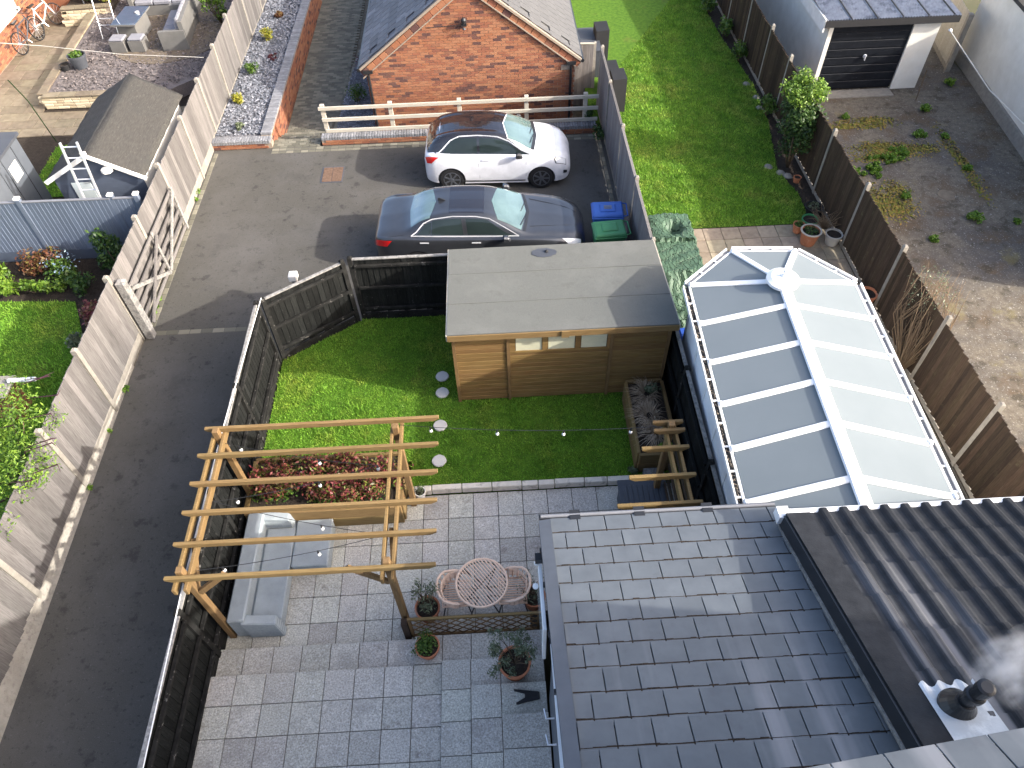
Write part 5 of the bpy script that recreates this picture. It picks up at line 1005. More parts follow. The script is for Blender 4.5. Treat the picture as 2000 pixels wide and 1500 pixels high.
# big shrub against the fence
sb = thing('evergreen_shrub', 'tall dense evergreen shrub growing against the brown fence', 'shrub', (10.85, 9.75, 0))
bl = blobset((10.85, 9.8, 1.25), (.28, .4, .8), 26, .3, 6); leaves('foliage', 'leafdark', sb, [b for b in bl if b[2] < 1.75], 5200, .042, 15, .5, .4)
leaves('new_growth', 'leafbright', sb, [(10.8+.3*math.cos(k*1.3), 9.9+.42*math.sin(k*1.3), 2.08+.1*math.sin(k*2.), .3, .32, .24) for k in range(7)], 2300, .042, 16, .5, .3); stems('trunk', 'bark', sb, (10.85, 9.7, 0), [(10.7, 9.6, 1.3), (10.9, 9.9, 1.6), (11, 9.6, 1.2), (10.75, 10, 1.7)], .04)
# bare bush growing on the fence
bb = thing('bare_shrub', 'leafless pale twiggy shrub leaning over the brown fence', 'shrub', (11.0, 2.35, 0)); g = random.Random(15)
stuff(stems('twigs', 'twig', bb, (11.0, 2.35, .0), [(11.15+g.uniform(-.25, .45), 2.9+g.uniform(-.45, .6), 1.2+g.uniform(-.3, 1.05)) for _ in range(90)], .012, 4, .18)); leaves('bud_leaves', 'leafolive', bb, [(11.2, 2.95, 1.75, .4, .5, .45)], 420, .02, 44)
for i, (x, y) in enumerate([(10.35, 9.75), (10.6, 9.45), (10.75, 9.3), (10.9, 12.7), (10.95, 13.3), (10.85, 14.1)]):
    o = MB().lathe([(.06, 0), (.14, .02), (.13, .08), (.04, .13)], (0, 0, 0), 8, wob=.2).build('rock', 'concrete'); o.location = (x, y, -.01); tag(o, ['pale rock left of the big shrub', 'pale rock in front of the big shrub', 'rock right of the big shrub by the pot', 'rock in the border by the brown fence, nearest', 'rock in the border by the brown fence, middle', 'rock in the border by the brown fence, farthest'][i], 'rock', 'rocks edging the border')
for i, (x, y) in enumerate([(10.95, 15.5), (10.85, 17.2), (10.75, 19), (10.95, 12.2)]): bush('border_plant', ['leafy plant in border at second far post', 'leafy plant in border, third from the lawn end', 'leafy plant in border at the top edge', 'small leafy plant in border behind the big shrub'][i], 'plant', (x, y, 0), (.3, .45, .35), 'leafmid', 420, .05, 8, .18, 120+i)
# ---------------------------------------------------------------- cream garage with black door
cg = thing('cream_garage', 'cream rendered garage with black door and corrugated roof', 'garage', (14.2, 13.4, 0))
y0, x0, x1, H = 13.42, 12.62, 15.8, 2.05
MB().box(x0, x0+.12, y0, 24, 0, H).build('side_wall', 'render', cg); MB().box(15.04, x1, y0-.003, y0+.3, 0, H-.02).build('front_pier', 'render', cg); MB().box(x1-.12, x1-.002, y0+.3, 24, 0, H-.01).build('side_wall', 'render', cg); MB().box(x0+.12, 15.04, y0+.1, y0+.25, 1.98, H).build('lintel', 'render', cg)
dr = B('garage_door', 'garagedoor', cg, 12.74, 15.04, y0+.06, y0+.1, .05, 2.0)
for i in range(8): put('door_panel', boxmesh('garagedoor', 2.26, .03, .222, .012, 'door_panel'), dr, (13.89, y0+.05, .18+i*.242))
MB().lathe([(.03, 0), (.03, .02), (.06, .03), (.02, .05)], (13.92, y0-.02, 1.05), 10, 'y').build('handle', 'chrome', dr); MB().box(13.91, 13.93, y0-.06, y0, .95, 1.1).build('handle', 'chrome', dr)
MB().box(x0-.25, x1+.35, y0-.22, y0-.12, H-.02, H+.16).build('fascia', 'blackmatt', cg)
M_ = MB(); n = 96
for i in range(n):
    a, b = x0-.25+(x1-x0+.6)*i/n, x0-.25+(x1-x0+.6)*(i+1)/n; za, zb = H+.17+.022*math.cos(i*math.pi), H+.17+.022*math.cos((i+1)*math.pi)
    M_.face([(a, y0-.2, za), (b, y0-.2, zb), (b, 24, zb+.5), (a, 24, za+.5)])
M_.build('roof', 'corrugated', cg)
for i in range(5): MB().beam((x0+.45+i*.72, y0-.2, H+.2), (x0+.45+i*.72, 20, H+.2+.31), .03, .02).build('roof_joint', 'blackmatt', cg)
B('threshold', 'concrete', cg, 12.7, 15.0, 13.0, 13.42, -.02, .03); MB().box(x0-.28, x0-.24, y0-.2, 24, H-.15, H+.2).build('bargeboard', 'offwhite', cg)
fence('board_fence', 'short section of new timber fence beside the cream building', [(17.15, 14.3), (17.45, 16.1), (17.75, 18)], 0, 1.72, .09, 'railwood', 'concrete', 'railwood', side=1, post=.14, ph=.04, gravel=.15, mg='concrete', rails=0, tilt=.1)
cb = thing('cream_building', 'long cream rendered outbuilding at the right edge', 'building', (18, 10, 0))
MB().hexa([(16.75, 4, 0), (20, 4, 0), (21, 15.2, 0), (17.85, 15.2, 0)], [(16.75, 4, 2.5), (20, 4, 2.5), (21, 15.2, 2.5), (17.85, 15.2, 2.5)]).build('wall', 'render', cb)
MB().hexa([(16.66, 4, 0), (16.75, 4, 0), (17.85, 15.2, 0), (17.72, 15.2, 0)], [(16.70, 4, .3), (16.75, 4, .32), (17.85, 15.2, .32), (17.78, 15.2, .3)]).build('plinth_wall', 'concrete', cb)
MB().hexa([(16.6, 3.8, 2.5), (20.2, 3.8, 2.5), (21.2, 15.4, 2.5), (17.7, 15.4, 2.5)], [(16.6, 3.8, 2.6), (20.2, 3.8, 2.9), (21.2, 15.4, 2.9), (17.7, 15.4, 2.6)]).build('roof', 'feltold', cb)
wp = thing('washing_line', 'sagging washing line with hook fixed by the cream garage', 'washing line', (15.75, 13.0, 0))
MB().tube([(15.8, 12.9, 1.95), (16.2, 10.8, 1.35), (16.5, 8.6, 1.2), (16.8, 5, 1.6)], .012, 6).build('line', 'rope', wp); MB().lathe([(.02, 0), (.06, .03), (.02, .07)], (15.8, 12.9, 1.93), 8).build('hook', 'alu', wp)
tag(MB().tube([(15.55, 12.7, 0), (15.72, 13.05, .75)], .016, 6).build('metal_stake', 'bark'), 'thin rusty stake leaning by the cream garage pier', 'stake')
# weeds and moss on the yard
def mosspatch(lb, x, y, rx, ry, n, sd, mat='moss', h=.03):
    o = leaves('moss', mat, None, [(x, y, .01, rx, ry, h)]+[(x+rx*.6*math.sin(k*2.1+sd), y+ry*.6*math.cos(k*1.7+sd), .01, rx*.5, ry*.5, h) for k in range(4)], n, .03, sd, .7, .05, upb=2.); return stuff(o, lb, 'moss')
mosspatch('ochre moss spreading over the broken concrete yard', 13.0, 8.0, .8, .9, 2200, 5); mosspatch('green-brown moss band across the middle of yard', 13.9, 10.2, 1.4, .5, 2600, 6, 'moss'); mosspatch('brown moss patch near the cream garage', 13.6, 11.6, 1.1, .35, 1200, 7); mosspatch('moss line along a crack in the yard', 15.5, 9.6, .22, 1.9, 900, 8)
for i, (x, y, rx, h, lb) in enumerate([(14.0, 10.05, .3, .08, 'weed clump in the middle of the green moss band'), (13.3, 9.55, .45, .07, 'largest weed clump below the green moss band'), (12.95, 9.3, .4, .07, 'spreading weed clump left below the moss band'), (14.9, 10.85, .22, .08, 'weed clump right above the moss band'), (14.75, 7.1, .24, .1, 'tall weed tuft beside the round concrete patch'), (13.4, 8.1, .15, .09, 'weed tuft on top of the ochre moss'), (15.55, 12.1, .18, .1, 'weed tuft by the rusty stake'), (13.45, 6.45, .16, .05, 'thin weed patch below the ochre moss'), (13.75, 9.8, .28, .08, 'weed clump joining the moss band and largest clump'), (15.55, 10.7, .14, .07, 'upper weed tuft along the cracked yard joint'), (15.5, 9.2, .15, .07, 'middle weed tuft along the cracked yard joint'), (12.45, 9.25, .25, .07, 'weed clump against the brown fence'), (15.7, 6.9, .1, .07, 'small weed at right edge of the yard'), (12.2, .4, .18, .1, 'weed tuft at lower right behind the brown fence'), (16.9, 13.5, .22, .1, 'weed tuft at foot of the new timber fence'), (13.2, 11.95, .16, .06, 'small weed on brown moss by the cream garage')]):
    bush('weed_clump', lb, 'weed', (x, y, 0), (rx, rx, h), 'weed', int(620*rx/.25), .028, 12, max(.05, h*.8), 140+i, group='weed clumps in the yard', stem=False)
o = MB().lathe([(.24, 0), (.22, .02), (.02, .024)], (14.5, 8.15, -.01), 20, wob=.16).build('concrete_disc', 'sandstone'); tag(o, 'pale round patch of concrete in the yard', 'concrete disc')
# ---------------------------------------------------------------- black garden fence
fence('garden_fence', 'black stained boarded fence along the driveway side of the garden', [(-1.78, y) for y in (-6.6, -4.75, -2.75, -.8, 1.35)]+[(-1.78, 3.42)], .0, 1.8, .12, 'blackwood', 'worndark', 'worndark', side=1, post=.09, ph=.09, gravel=.3, mg='worndark', rails=3, rside=-1, tilt=.08, cap='wornwood', rail_h=.06)
fence('garden_fence', 'black stained fence panel set at an angle across the corner', [(-1.70, 3.52), (-.22, 4.52)], .0, 1.8, .12, 'blackwood', 'worndark', 'worndark', side=1, post=.1, ph=.09, gravel=.3, mg='worndark', rails=3, rside=-1, tilt=.08, cap='wornwood', rail_h=.06)
fence('garden_fence', 'black stained fence at the back of the lawn behind shed', [(-.08, 4.6), (1.98, 4.6), (4.05, 4.6), (6.1, 4.6)], .0, 1.8, .12, 'blackwood', 'worndark', 'worndark', side=1, post=.1, ph=.09, gravel=.3, mg='worndark', rails=3, rside=-1, tilt=.08, cap='wornwood', rail_h=.06)
fence('garden_fence', 'black stained fence between garden and white conservatory', [(6.13, y) for y in (4.55, 2.5, 1.25, -.72, -2.6, -4.4)], .0, 1.8, .12, 'blackwood', 'wornwood', 'blackwood', side=1, post=.1, ph=.09, gravel=.2, mg='blackwood', rails=3, rside=-1, tilt=.08, cap='wornwood', rail_h=.06)
# ---------------------------------------------------------------- garden shed
s = thing('garden_shed', 'golden timber shed with green-grey felt roof on the lawn', 'shed', (4.03, 3.2, .13))
x0, x1, y0, y1, zb, zt = 2.03, 6.02, 2.12, 4.42, .16, 2.1
MB().box(x0+.02, x1-.02, y0+.02, y1, zb, zt-.17).build('carcass', 'brownwood', s); n = 17; h = (zt-zb)/n
for a, b in ((x0+.03, 3.0), (3.06, 4.92), (4.98, x1-.03)):
    for i in range(n):
        z = zb+h*(i+.5)
        if a > 3.03 and b < 4.95 and z > 1.50: continue
        put('board', boxmesh('clad', b-a, .018, h*.94, .003, 'board'), s, ((a+b)/2, y0+.004, z), (R(2.2), 0, 0))
for i in range(n): put('board', boxmesh('clad', y1-y0-.05, .018, h*.985, .003, 'board'), s, (x0+.012, (y0+y1)/2, zb+h*(i+.5)*.93), (R(2.2), 0, R(-90)))
for x in (x0, 3.03, 4.95, x1-.02): MB().box(x-.03, x+.03, y0-.03, y0-.006, zb-.02, zt-.02).build('cover_strip', 'pinepost', s)
for z in (1.50, 1.94): MB().box(3.06, 4.92, y0-.022, y0+.0, z, z+.045).build('window_rail', 'clad', s)
for x in (3.06, 3.66, 4.27, 4.86): MB().box(x, x+.1 if x < 4.8 else x+.06, y0-.02, y0+.002, 1.545, 1.94).build('window_stile', 'clad', s)
for a, b in ((3.17, 3.65), (3.77, 4.26), (4.38, 4.85)):
    w_ = MB().box(a, b, y0-.004, y0+.006, 1.55, 1.94).build('window', 'windowcream', s)
for (a, b) in ((1.50, 1.50),): pass
rf = MB(); ny, nx = 12, 20
P = lambda i, j: (1.95+4.13*i/nx, 1.93+2.59*j/ny, 2.225-.225*j/ny+.002*math.sin(i*.6+j*.9))
for i in range(nx):
    for j in range(ny): rf.face([P(i, j), P(i+1, j), P(i+1, j+1), P(i, j+1)])
o = weld(rf.build('roof', 'felt', s), False); md = o.modifiers.new('t', 'SOLIDIFY'); md.thickness = .025; md.offset = 1
for y in (2.78, 3.68): MB().hexa([(1.955, y, 2.232-.087*(y-1.93)), (6.075, y, 2.232-.087*(y-1.93)), (6.075, y+.012, 2.232-.087*(y-1.93)), (1.955, y+.012, 2.232-.087*(y-1.93))], [(1.955, y, 2.258-.087*(y-1.93)), (6.075, y, 2.258-.087*(y-1.93)), (6.075, y+.05, 2.254-.087*(y-1.93)), (1.955, y+.05, 2.254-.087*(y-1.93))]).build('felt_lap', 'felt', s)
MB().box(1.95, 6.08, 1.905, 1.928, 2.10, 2.225).build('fascia', 'pine', s); MB().box(3.98, 4.12, 1.88, 1.904, 2.09, 2.24).build('fascia_block', 'pine', s)
for x in (1.94, 6.09):
    MB().hexa([(x-.012, 1.92, 2.10), (x+.012, 1.92, 2.10), (x+.012, 4.53, 1.88), (x-.012, 4.53, 1.88)], [(x-.012, 1.92, 2.24), (x+.012, 1.92, 2.24), (x+.012, 4.53, 2.015), (x-.012, 4.53, 2.015)]).build('bargeboard', 'railwood', s)
pd = thing('dark_disc', 'small dark round disc with dark lump on the shed roof', 'dark_disc', (3.85, 4.25, 2.056)); o = MB().lathe([(.2, 0), (.2, .003), (.01, .0035)], (0, 0, 0), 24, wob=.05).build('disc_sheet', 'darkgrey', pd, local=True); o.scale = (1.25, .75, 1); o.rotation_euler = (R(-5), 0, 0); MB().lathe([(.03, 0), (.04, .02), (.01, .05)], (.05, .02, .0), 7).build('leaf', 'blackmatt', pd, local=True)  # thin dark grey disc with a small black lump, lying on the felt
# ---------------------------------------------------------------- planters
def planter(lb, x0, x1, y0, y1, z0, z1, rows=2, mat='pine'):
    t = thing('planter', lb, 'planter', ((x0+x1)/2, (y0+y1)/2, z0)); hh = (z1-z0)/rows
    for r in range(rows):
        z = z0+hh*(r+.5)
        for y in (y0, y1): put('sleeper', boxmesh(mat, x1-x0, .06, hh-.006, .008, 'sleeper'), t, ((x0+x1)/2, y, z))
        for x in (x0, x1): put('sleeper', boxmesh(mat, y1-y0-.062, .06, hh-.006, .008, 'sleeper'), t, (x, (y0+y1)/2, z), (0, 0, R(90)))
    MB().box(x0+.03, x1-.03, y0+.03, y1-.03, z0, z1-.08).build('soil', 'soil', t); return t
pA = planter('long timber planter beneath the pergola holding red shrubs', -1.68, 1.02, -.46, .66, 0, .56)
bl = blobset((-.33, .1, .74), (1.24, .46, .14), 64, .2, 17); hd = thing('photinia_hedge', 'red and green photinia shrubs filling the timber planter', 'hedge', (-.35, .1, .48))
leaves('foliage', 'leafred', hd, bl+[(1.05, .05, .75, .2, .38, .18)], 7800, .036, 18, .42, .2); leaves('lower_foliage', 'leafmid', hd, [(b[0], b[1]-.05, b[2]-.12, b[3]*.9, b[4]*.9, b[5]*.8) for b in bl[:40]], 2400, .034, 19, .45, .3)
stems('stem', 'bark', hd, (-.35, .1, .48), [b[:3] for b in bl[:14]], .012)
pB = planter('narrow timber planter with dry grasses beside the shed', 5.28, 5.98, .26, 1.98, .13, .68)
for i, (x, y) in enumerate([(5.66, 1.66), (5.62, 1.15), (5.68, .75)]):
    gt = thing('ornamental_grass', ['dry straw-coloured grass tuft at shed end of narrow planter', 'dry straw-coloured grass tuft in middle of narrow planter', 'dry grass tuft at patio end of narrow planter'][i], 'grass tuft', (x, y, .6), 'grass tufts in narrow planter'); g = random.Random(70+i); M_ = MB()
    for k in range(260):
        a = g.uniform(0, 6.28); L = g.uniform(.2, .42); e = g.uniform(.3, 1.3); d = Vector((math.cos(a)*math.cos(e)-.25, math.sin(a)*math.cos(e), math.sin(e))); sd = Vector((-math.sin(a), math.cos(a), 0))*.004; p0 = Vector((x+.06*math.cos(a), y+.1*math.sin(a), .6)); p1 = p0+d*L*.6; p2 = p1+Vector((d.x, d.y, -.25))*L*.5
        M_.face([p0-sd, p0+sd, p1+sd, p1-sd], g.random()); M_.face([p1-sd, p1+sd, p2], g.random())
    stuff(M_.build('blades', 'strawleaf', gt))
bush('planter_herb', 'bright green herb in the narrow planter by shed', 'plant', (5.75, .42, .58), (.14, .14, .1), 'weed', 200, .03, 5, .07, 171, stem=False)
bush('planter_grass', 'green grassy plant at far end of narrow planter', 'plant', (5.78, 1.72, .6), (.18, .16, .1), 'leafolive', 220, .04, 5, .08, 172, stem=False)
bush('weed', 'small grey-green plant at corner of narrow planter', 'weed', (5.2, .22, .13), (.14, .1, .08), 'leafolive', 140, .03, 4, .06, 173, stem=False)
# ---------------------------------------------------------------- pergola
pg = thing('pergola', 'golden timber pergola with six rafters over the grey sofa', 'pergola', (0, -1.2, 0)); ZP = 2.37
def rafter(t, x0, x1, y, z=ZP, w_=.055, h=.10, cut=.09):
    n = 12; g = random.Random(int(y*100)); M_ = MB(); a = w_/2
    prof = [(x0, z), (x0, z-h*.45), (x0+cut, z-h), (x1-cut, z-h), (x1, z-h*.45), (x1, z)]
    k = len(M_.v); M_.v += [(px, y-a, pz) for px, pz in prof]+[(px, y+a, pz) for px, pz in prof]; m_ = len(prof)
    M_.f += [tuple(range(k, k+m_)), tuple(range(k+m_, k+2*m_))[::-1]]+[(k+i, k+(i+1) % m_, k+m_+(i+1) % m_, k+m_+i) for i in range(m_)]; M_.a += [0.]*(m_+2)
    return M_.build('rafter', 'pine', t, bevel=.006)
for i, y in enumerate((-2.47, -1.955, -1.45, -.955, -.45, .06)): o = rafter(pg, -1.86+.0*i, 1.85, y)
for x in (-1.735, -1.575, 1.10, 1.245): MB().box(x-.024, x+.024, -2.62, .16, ZP-.235, ZP-.102).build('purlin', 'pine', pg, bevel=.006).rotation_euler = (0, 0, 0)
for x, y in ((-1.655, -2.38), (1.172, -2.40), (-1.655, -.03), (1.172, -.12)): MB().box(x-.05, x+.05, y-.05, y+.05, 0, ZP+.05).build('post', 'pinepost', pg, bevel=.008)
for x, s_ in ((-1.6, 1), (1.12, -1)):
    MB().beam((x, -2.40, 1.72), (x+s_*.52, -2.40, 2.26), .05, .09).build('brace', 'pinepost', pg)
    MB().beam((x-s_*.055, -2.33, 1.72), (x-s_*.055, -1.8, 2.2), .05, .09).build('brace', 'pinepost', pg)
pr2 = thing('arbour', 'small timber arbour with short rafters by the black fence', 'pergola', (5.5, -1, 0))
for (xa, y) in ((4.45, -1.72), (4.69, -1.25), (4.96, -.75), (5.2, -.43), (5.21, -.27)): rafter(pr2, xa, 5.69, y)
for x in (5.42, 5.565): MB().box(x-.024, x+.024, -2.25, -.2, ZP-.235, ZP-.102).build('purlin', 'pine', pr2, bevel=.006)
for x, y in ((5.49, -.35), (5.49, -1.95)): MB().box(x-.05, x+.05, y-.05, y+.05, 0, ZP+.05).build('post', 'pinepost', pr2, bevel=.008)
for z in (.5, .8, 1.1, 1.4, 1.7): MB().box(5.62, 5.65, -1.95, -.3, z, z+.11).build('slat', 'brownwood', pr2)
# string lights
def lights(lb, pts, n, sag=.12):
    t = thing('string_lights', lb, 'string lights', pts[0]); W = []
    for a, b in zip(pts[:-1], pts[1:]):
        a, b = Vector(a), Vector(b)
        for i in range(9): f = i/8; W.append(a.lerp(b, f)-Vector((0, 0, sag*4*f*(1-f))))
    MB().tube(W, .005, 5).build('wire', 'black', t)
    for i in range(n):
        p = W[min(len(W)-1, int((i+.5)*len(W)/n))]; MB().lathe([(.012, 0), (.016, -.05), (.018, -.06)], p, 8).build('lamp_holder', 'black', t); MB().lathe([(.012, -.06), (.028, -.09), (.028, -.115), (.008, -.135)], p, 10).build('bulb', 'bulb', t, smooth=True)
lights('string of white bulbs hanging across the lawn between the pergolas', [(1.17, .0, 2.28), (5.42, -.3, 2.28)], 4, .14)
lights('string of white bulbs zigzagging beneath the large pergola', [(-1.65, -.1, 2.2), (.9, -.7, 2.2), (-1.5, -1.2, 2.2), (1.1, -1.9, 2.2), (-1.5, -2.3, 2.2)], 10, .1)
# wire along the fence
tag(MB().tube([(-1.66, -5.6, 1.95), (-1.70, -2.4, 2.1), (-1.72, .05, 2.05), (-1.68, 3.5, 1.9)], .008, 5).build('cable', 'upvc'), 'white cable running along the top of black fence', 'cable')
# ---------------------------------------------------------------- sofa and ottoman
so = thing('wicker_sofa', 'long grey woven corner sofa under the pergola', 'sofa', (-1.2, -1.5, 0))
MB().box(-1.57, -.84, -2.40, -.52, .03, .30).build('base', 'wicker', so, bevel=.02); MB().box(-1.30, -.82, -2.28, -.66, .302, .345).build('seat', 'wicker', so, bevel=.015)
MB().hexa([(-1.58, -2.42, .03), (-1.36, -2.42, .03), (-1.36, -.5, .03), (-1.58, -.5, .03)], [(-1.585, -2.42, .64), (-1.30, -2.42, .66), (-1.30, -.5, .66), (-1.585, -.5, .64)]).build('backrest', 'wicker', so, bevel=.025)
MB().hexa([(-1.36, -2.45, .03), (-.80, -2.45, .03), (-.80, -2.29, .03), (-1.36, -2.29, .03)], [(-1.38, -2.45, .60), (-.84, -2.45, .53), (-.84, -2.29, .53), (-1.38, -2.29, .60)]).build('arm', 'wicker', so, bevel=.02)
MB().hexa([(-1.36, -.66, .03), (-.82, -.66, .03), (-.82, -.48, .03), (-1.36, -.48, .03)], [(-1.36, -.62, .62), (-.9, -.62, .55), (-.9, -.47, .55), (-1.36, -.47, .62)]).build('arm', 'wicker', so, bevel=.02)
MB().box(-1.32, -.82, -.67, -.655, .1, .3).build('trim', 'wicker', so)
for x in (-1.5, -.9):
    for y in (-2.36, -.55): MB().box(x-.025, x+.025, y-.025, y+.025, 0, .04).build('foot', 'blackmatt', so)
ot = thing('ottoman', 'grey woven ottoman pushed against the wicker sofa', 'ottoman', (-.5, -.95, 0)); MB().box(-.80, -.20, -1.38, -.52, .03, .28).build('base', 'wicker', ot, bevel=.015); MB().box(-.81, -.19, -1.39, -.51, .282, .34).build('top', 'wicker', ot, bevel=.02)
for x in (-.75, -.25):
    for y in (-1.3, -.6): MB().box(x-.025, x+.025, y-.025, y+.025, 0, .04).build('foot', 'blackmatt', ot)
# ---------------------------------------------------------------- bistro set
bt = thing('bistro_table', 'round rattan lattice table with black legs', 'table', (2.40, -2.03, 0)); cx, cy, zt = 2.40, -2.03, .72
MB().tube([(cx+.405*math.cos(a*.1745), cy+.405*math.sin(a*.1745), zt) for a in range(36)], .02, 8, closed=True).build('rim', 'rattan', bt, smooth=True)
MB().tube([(cx+.375*math.cos(a*.1745), cy+.375*math.sin(a*.1745), zt-.035) for a in range(36)], .01, 8, closed=True).build('frame_ring', 'black', bt, smooth=True)
for i in range(17):
    u = -.36+.045*i; L = math.sqrt(.395**2-u*u)
    MB().tube([(cx+u*.80-L*.6*1, cy+u*.6+L*.80, zt+.004), (cx+u*.80+L*.6, cy+u*.6-L*.80, zt+.004)], .0115, 6).build('slat', 'rattan', bt)
for a in (R(48), R(138)): MB().tube([(cx-.37*math.cos(a), cy-.37*math.sin(a), zt-.03), (cx+.37*math.cos(a), cy+.37*math.sin(a), zt-.03)], .011, 6).build('cross_bar', 'black', bt)
for k in range(4): a = R(48)+k*math.pi/2; MB().tube([(cx+.34*math.cos(a), cy+.34*math.sin(a), zt-.03), (cx+.1*math.cos(a), cy+.1*math.sin(a), .36), (cx+.34*math.cos(a), cy+.34*math.sin(a), 0)], .011, 6).build('leg', 'black', bt, smooth=True)
def chair(lb, x, y, rz):
    t = thing('rattan_chair', lb, 'chair', (x, y, 0), 'rattan chairs at the round table', rz)   # local: back towards -x
    for i in range(11): yy = -.2+.04*i; MB().tube([(-.2, yy, .42), (.2, yy, .43)], .011, 6).build('seat_strand', 'rattan', t, local=True)
    MB().tube([(-.22, -.22, .42), (.22, -.22, .43), (.22, .22, .43), (-.22, .22, .42)], .013, 7, closed=True).build('seat_frame', 'rattan', t, local=True)
    arc = [(-.24*math.cos(a), .27*math.sin(a)) for a in [R(-100+20*k) for k in range(11)]]
    top = [(px-.05*(px < -.1), py*1.06, .66+.12*max(0, math.cos(R(-100+20*k)))) for k, (px, py) in enumerate(arc)]; top = [(.2, -.25, .60)]+top+[(.2, .25, .60)]
    MB().tube(top, .021, 8).build('back_rim', 'rattan', t, local=True, smooth=True)
    for k in range(12):
        a = R(-105+19*k); p = (-.22*math.cos(a), .24*math.sin(a), .43); h = .66+.12*max(0, math.cos(a)); q = (-.27*math.cos(a) if math.cos(a) > .2 else -.24*math.cos(a), .285*math.sin(a), h); MB().tube([p, q], .011, 5).build('back_strand', 'rattan', t, local=True)
    for q in range(5): z = .47+.05*q; MB().tube([(-.235*math.cos(a), .262*math.sin(a), z) for a in [R(-100+20*k) for k in range(11)]], .012, 5).build('back_weave', 'rattan', t, local=True)
    for sx in (-1, 1):
        for sy in (-1, 1): MB().tube([(sx*.17, sy*.17, .42), (sx*.25, sy*.25, 0)], .011, 6).build('leg', 'black', t, local=True)
    return t
chair('rattan armchair with black legs left of the round table', 1.98, -2.06, 0); chair('rattan armchair with black legs right of the round table', 2.88, -2.06, R(180))
# ---------------------------------------------------------------- trellis
tr = thing('trellis', 'low diagonal lattice trellis panel in front of bistro set', 'trellis', (1.24, -2.55, 0))
MB().box(1.24, 3.28, -2.575, -2.535, .66, .70).build('top_rail', 'pine', tr); MB().box(1.24, 3.28, -2.575, -2.535, .02, .06).build('bottom_rail', 'pinepost', tr)
for x in (1.24, 3.25): MB().box(x, x+.04, -2.578, -2.532, 0, .71).build('stile', 'pinepost', tr)
for i in range(-4, 18):
    for s_ in (1, -1):
        xa, xb, za, zb = 1.28+.19*i, 1.28+.19*i+.6, (.06 if s_ > 0 else .66), (.66 if s_ > 0 else .06)
        fa, fb = max(0, (1.28-xa)/.6), min(1, (3.25-xa)/.6)
        if fb-fa > .1: MB().beam((xa+.6*fa, -2.555-.006*s_, za+(zb-za)*fa), (xa+.6*fb, -2.555-.006*s_, za+(zb-za)*fb), .008, .022, (0, 0, 1)).build('lattice_strip', 'pinepost', tr)
MB().box(1.13, 1.23, -2.60, -2.50, 0, .6).build('end_board', 'brownwood', tr)
# ---------------------------------------------------------------- pots with plants
def olive(lb, c, r, h, ht, nl, seed, group=None, spread=.24):
    p = pot('potted_tree', lb, c, r, h, 'terracotta'); p['category'] = 'potted tree'; z0 = c[2]+h*.85; g = random.Random(seed)
    tips = [(c[0]+g.uniform(-1, 1)*spread, c[1]+g.uniform(-1, 1)*spread, z0+ht*g.uniform(.5, 1)) for _ in range(22)]
    stems('branches', 'bark', p, (c[0], c[1], z0), tips, .008, 5, .12); leaves('foliage', 'leafolive', p, [(t[0], t[1], t[2]-.04, .085, .085, .12) for t in tips], nl, .026, seed, .32, .1); return p
olive('thin olive tree in terracotta pot behind the trellis', (1.50, -2.22, 0), .2, .32, .78, 520, 5, spread=.17)
olive('leafy plant in terracotta pot half hidden by roof edge', (3.22, -2.12, 0), .19, .32, .6, 160, 6)
olive('bushy olive in large terracotta pot on the steps', (2.86, -3.345, .505), .235, .36, 1.0, 1500, 7, spread=.33)
p = pot('potted_plant', 'round green shrub in small terracotta pot on the steps', (1.55, -2.94, .345), .185, .24, 'terracotta'); p['category'] = 'potted plant'
leaves('foliage', 'leafmid', p, blobset((1.53, -2.92, .66), (.1, .1, .06), 8, .11, 3)+[(1.36, -2.98, .5, .09, .09, .08), (1.5, -2.78, .68, .12, .1, .08)], 850, .02, 8, .5, .2)
pot('plant_pot', 'small white pot beside pergola post by the lawn', (1.30, -.0, 0), .1, .24, 'offwhite'); bush('white_flower', 'small white flowering plant in pot by pergola', 'plant', (1.30, .0, .2), (.12, .12, .1), 'leafolive', 140, .02, 4, .07, 180, stem=False)
bj = MB().prism([(2.83, -3.70), (2.98, -3.745), (2.98, -3.80), (2.85, -3.865), (2.86, -3.89), (3.0, -3.86), (3.19, -3.83), (3.19, -3.73), (2.83, -3.675)], .672, .70).build('boot_jack', 'blackmatt', bevel=.003); tag(bj, 'black V-notched boot jack lying on the grey slabs', 'boot jack')
# storage box by the arbour
bx = thing('storage_box', 'dark grey slatted garden storage box by the lawn', 'storage box', (5.24, -.75, 0)); MB().box(4.86, 5.62, -1.45, -.22, 0, .52).build('body', 'darkgrey', bx, bevel=.01)
MB().box(4.82, 5.66, -1.5, -.18, .522, .56).build('lid', 'darkgrey', bx, bevel=.01)
for i in range(8): put('slat', boxmesh('darkgrey', .07, 1.1, .012, .004, 'slat'), bx, (4.93+i*.09, -.86, .567))
for y in (-.3, -.75, -1.2): MB().box(5.60, 5.67, y-.05, y+.05, .5, .575).build('hinge', 'black', bx)
B('crate', 'wornwood', tag(thing('wooden_crate', 'small wooden crate at foot of narrow planter', 'crate', (5.55, .1, 0)), 'small wooden crate at foot of narrow planter', 'crate'), 5.38, 5.74, -.05, .2, 0, .3)
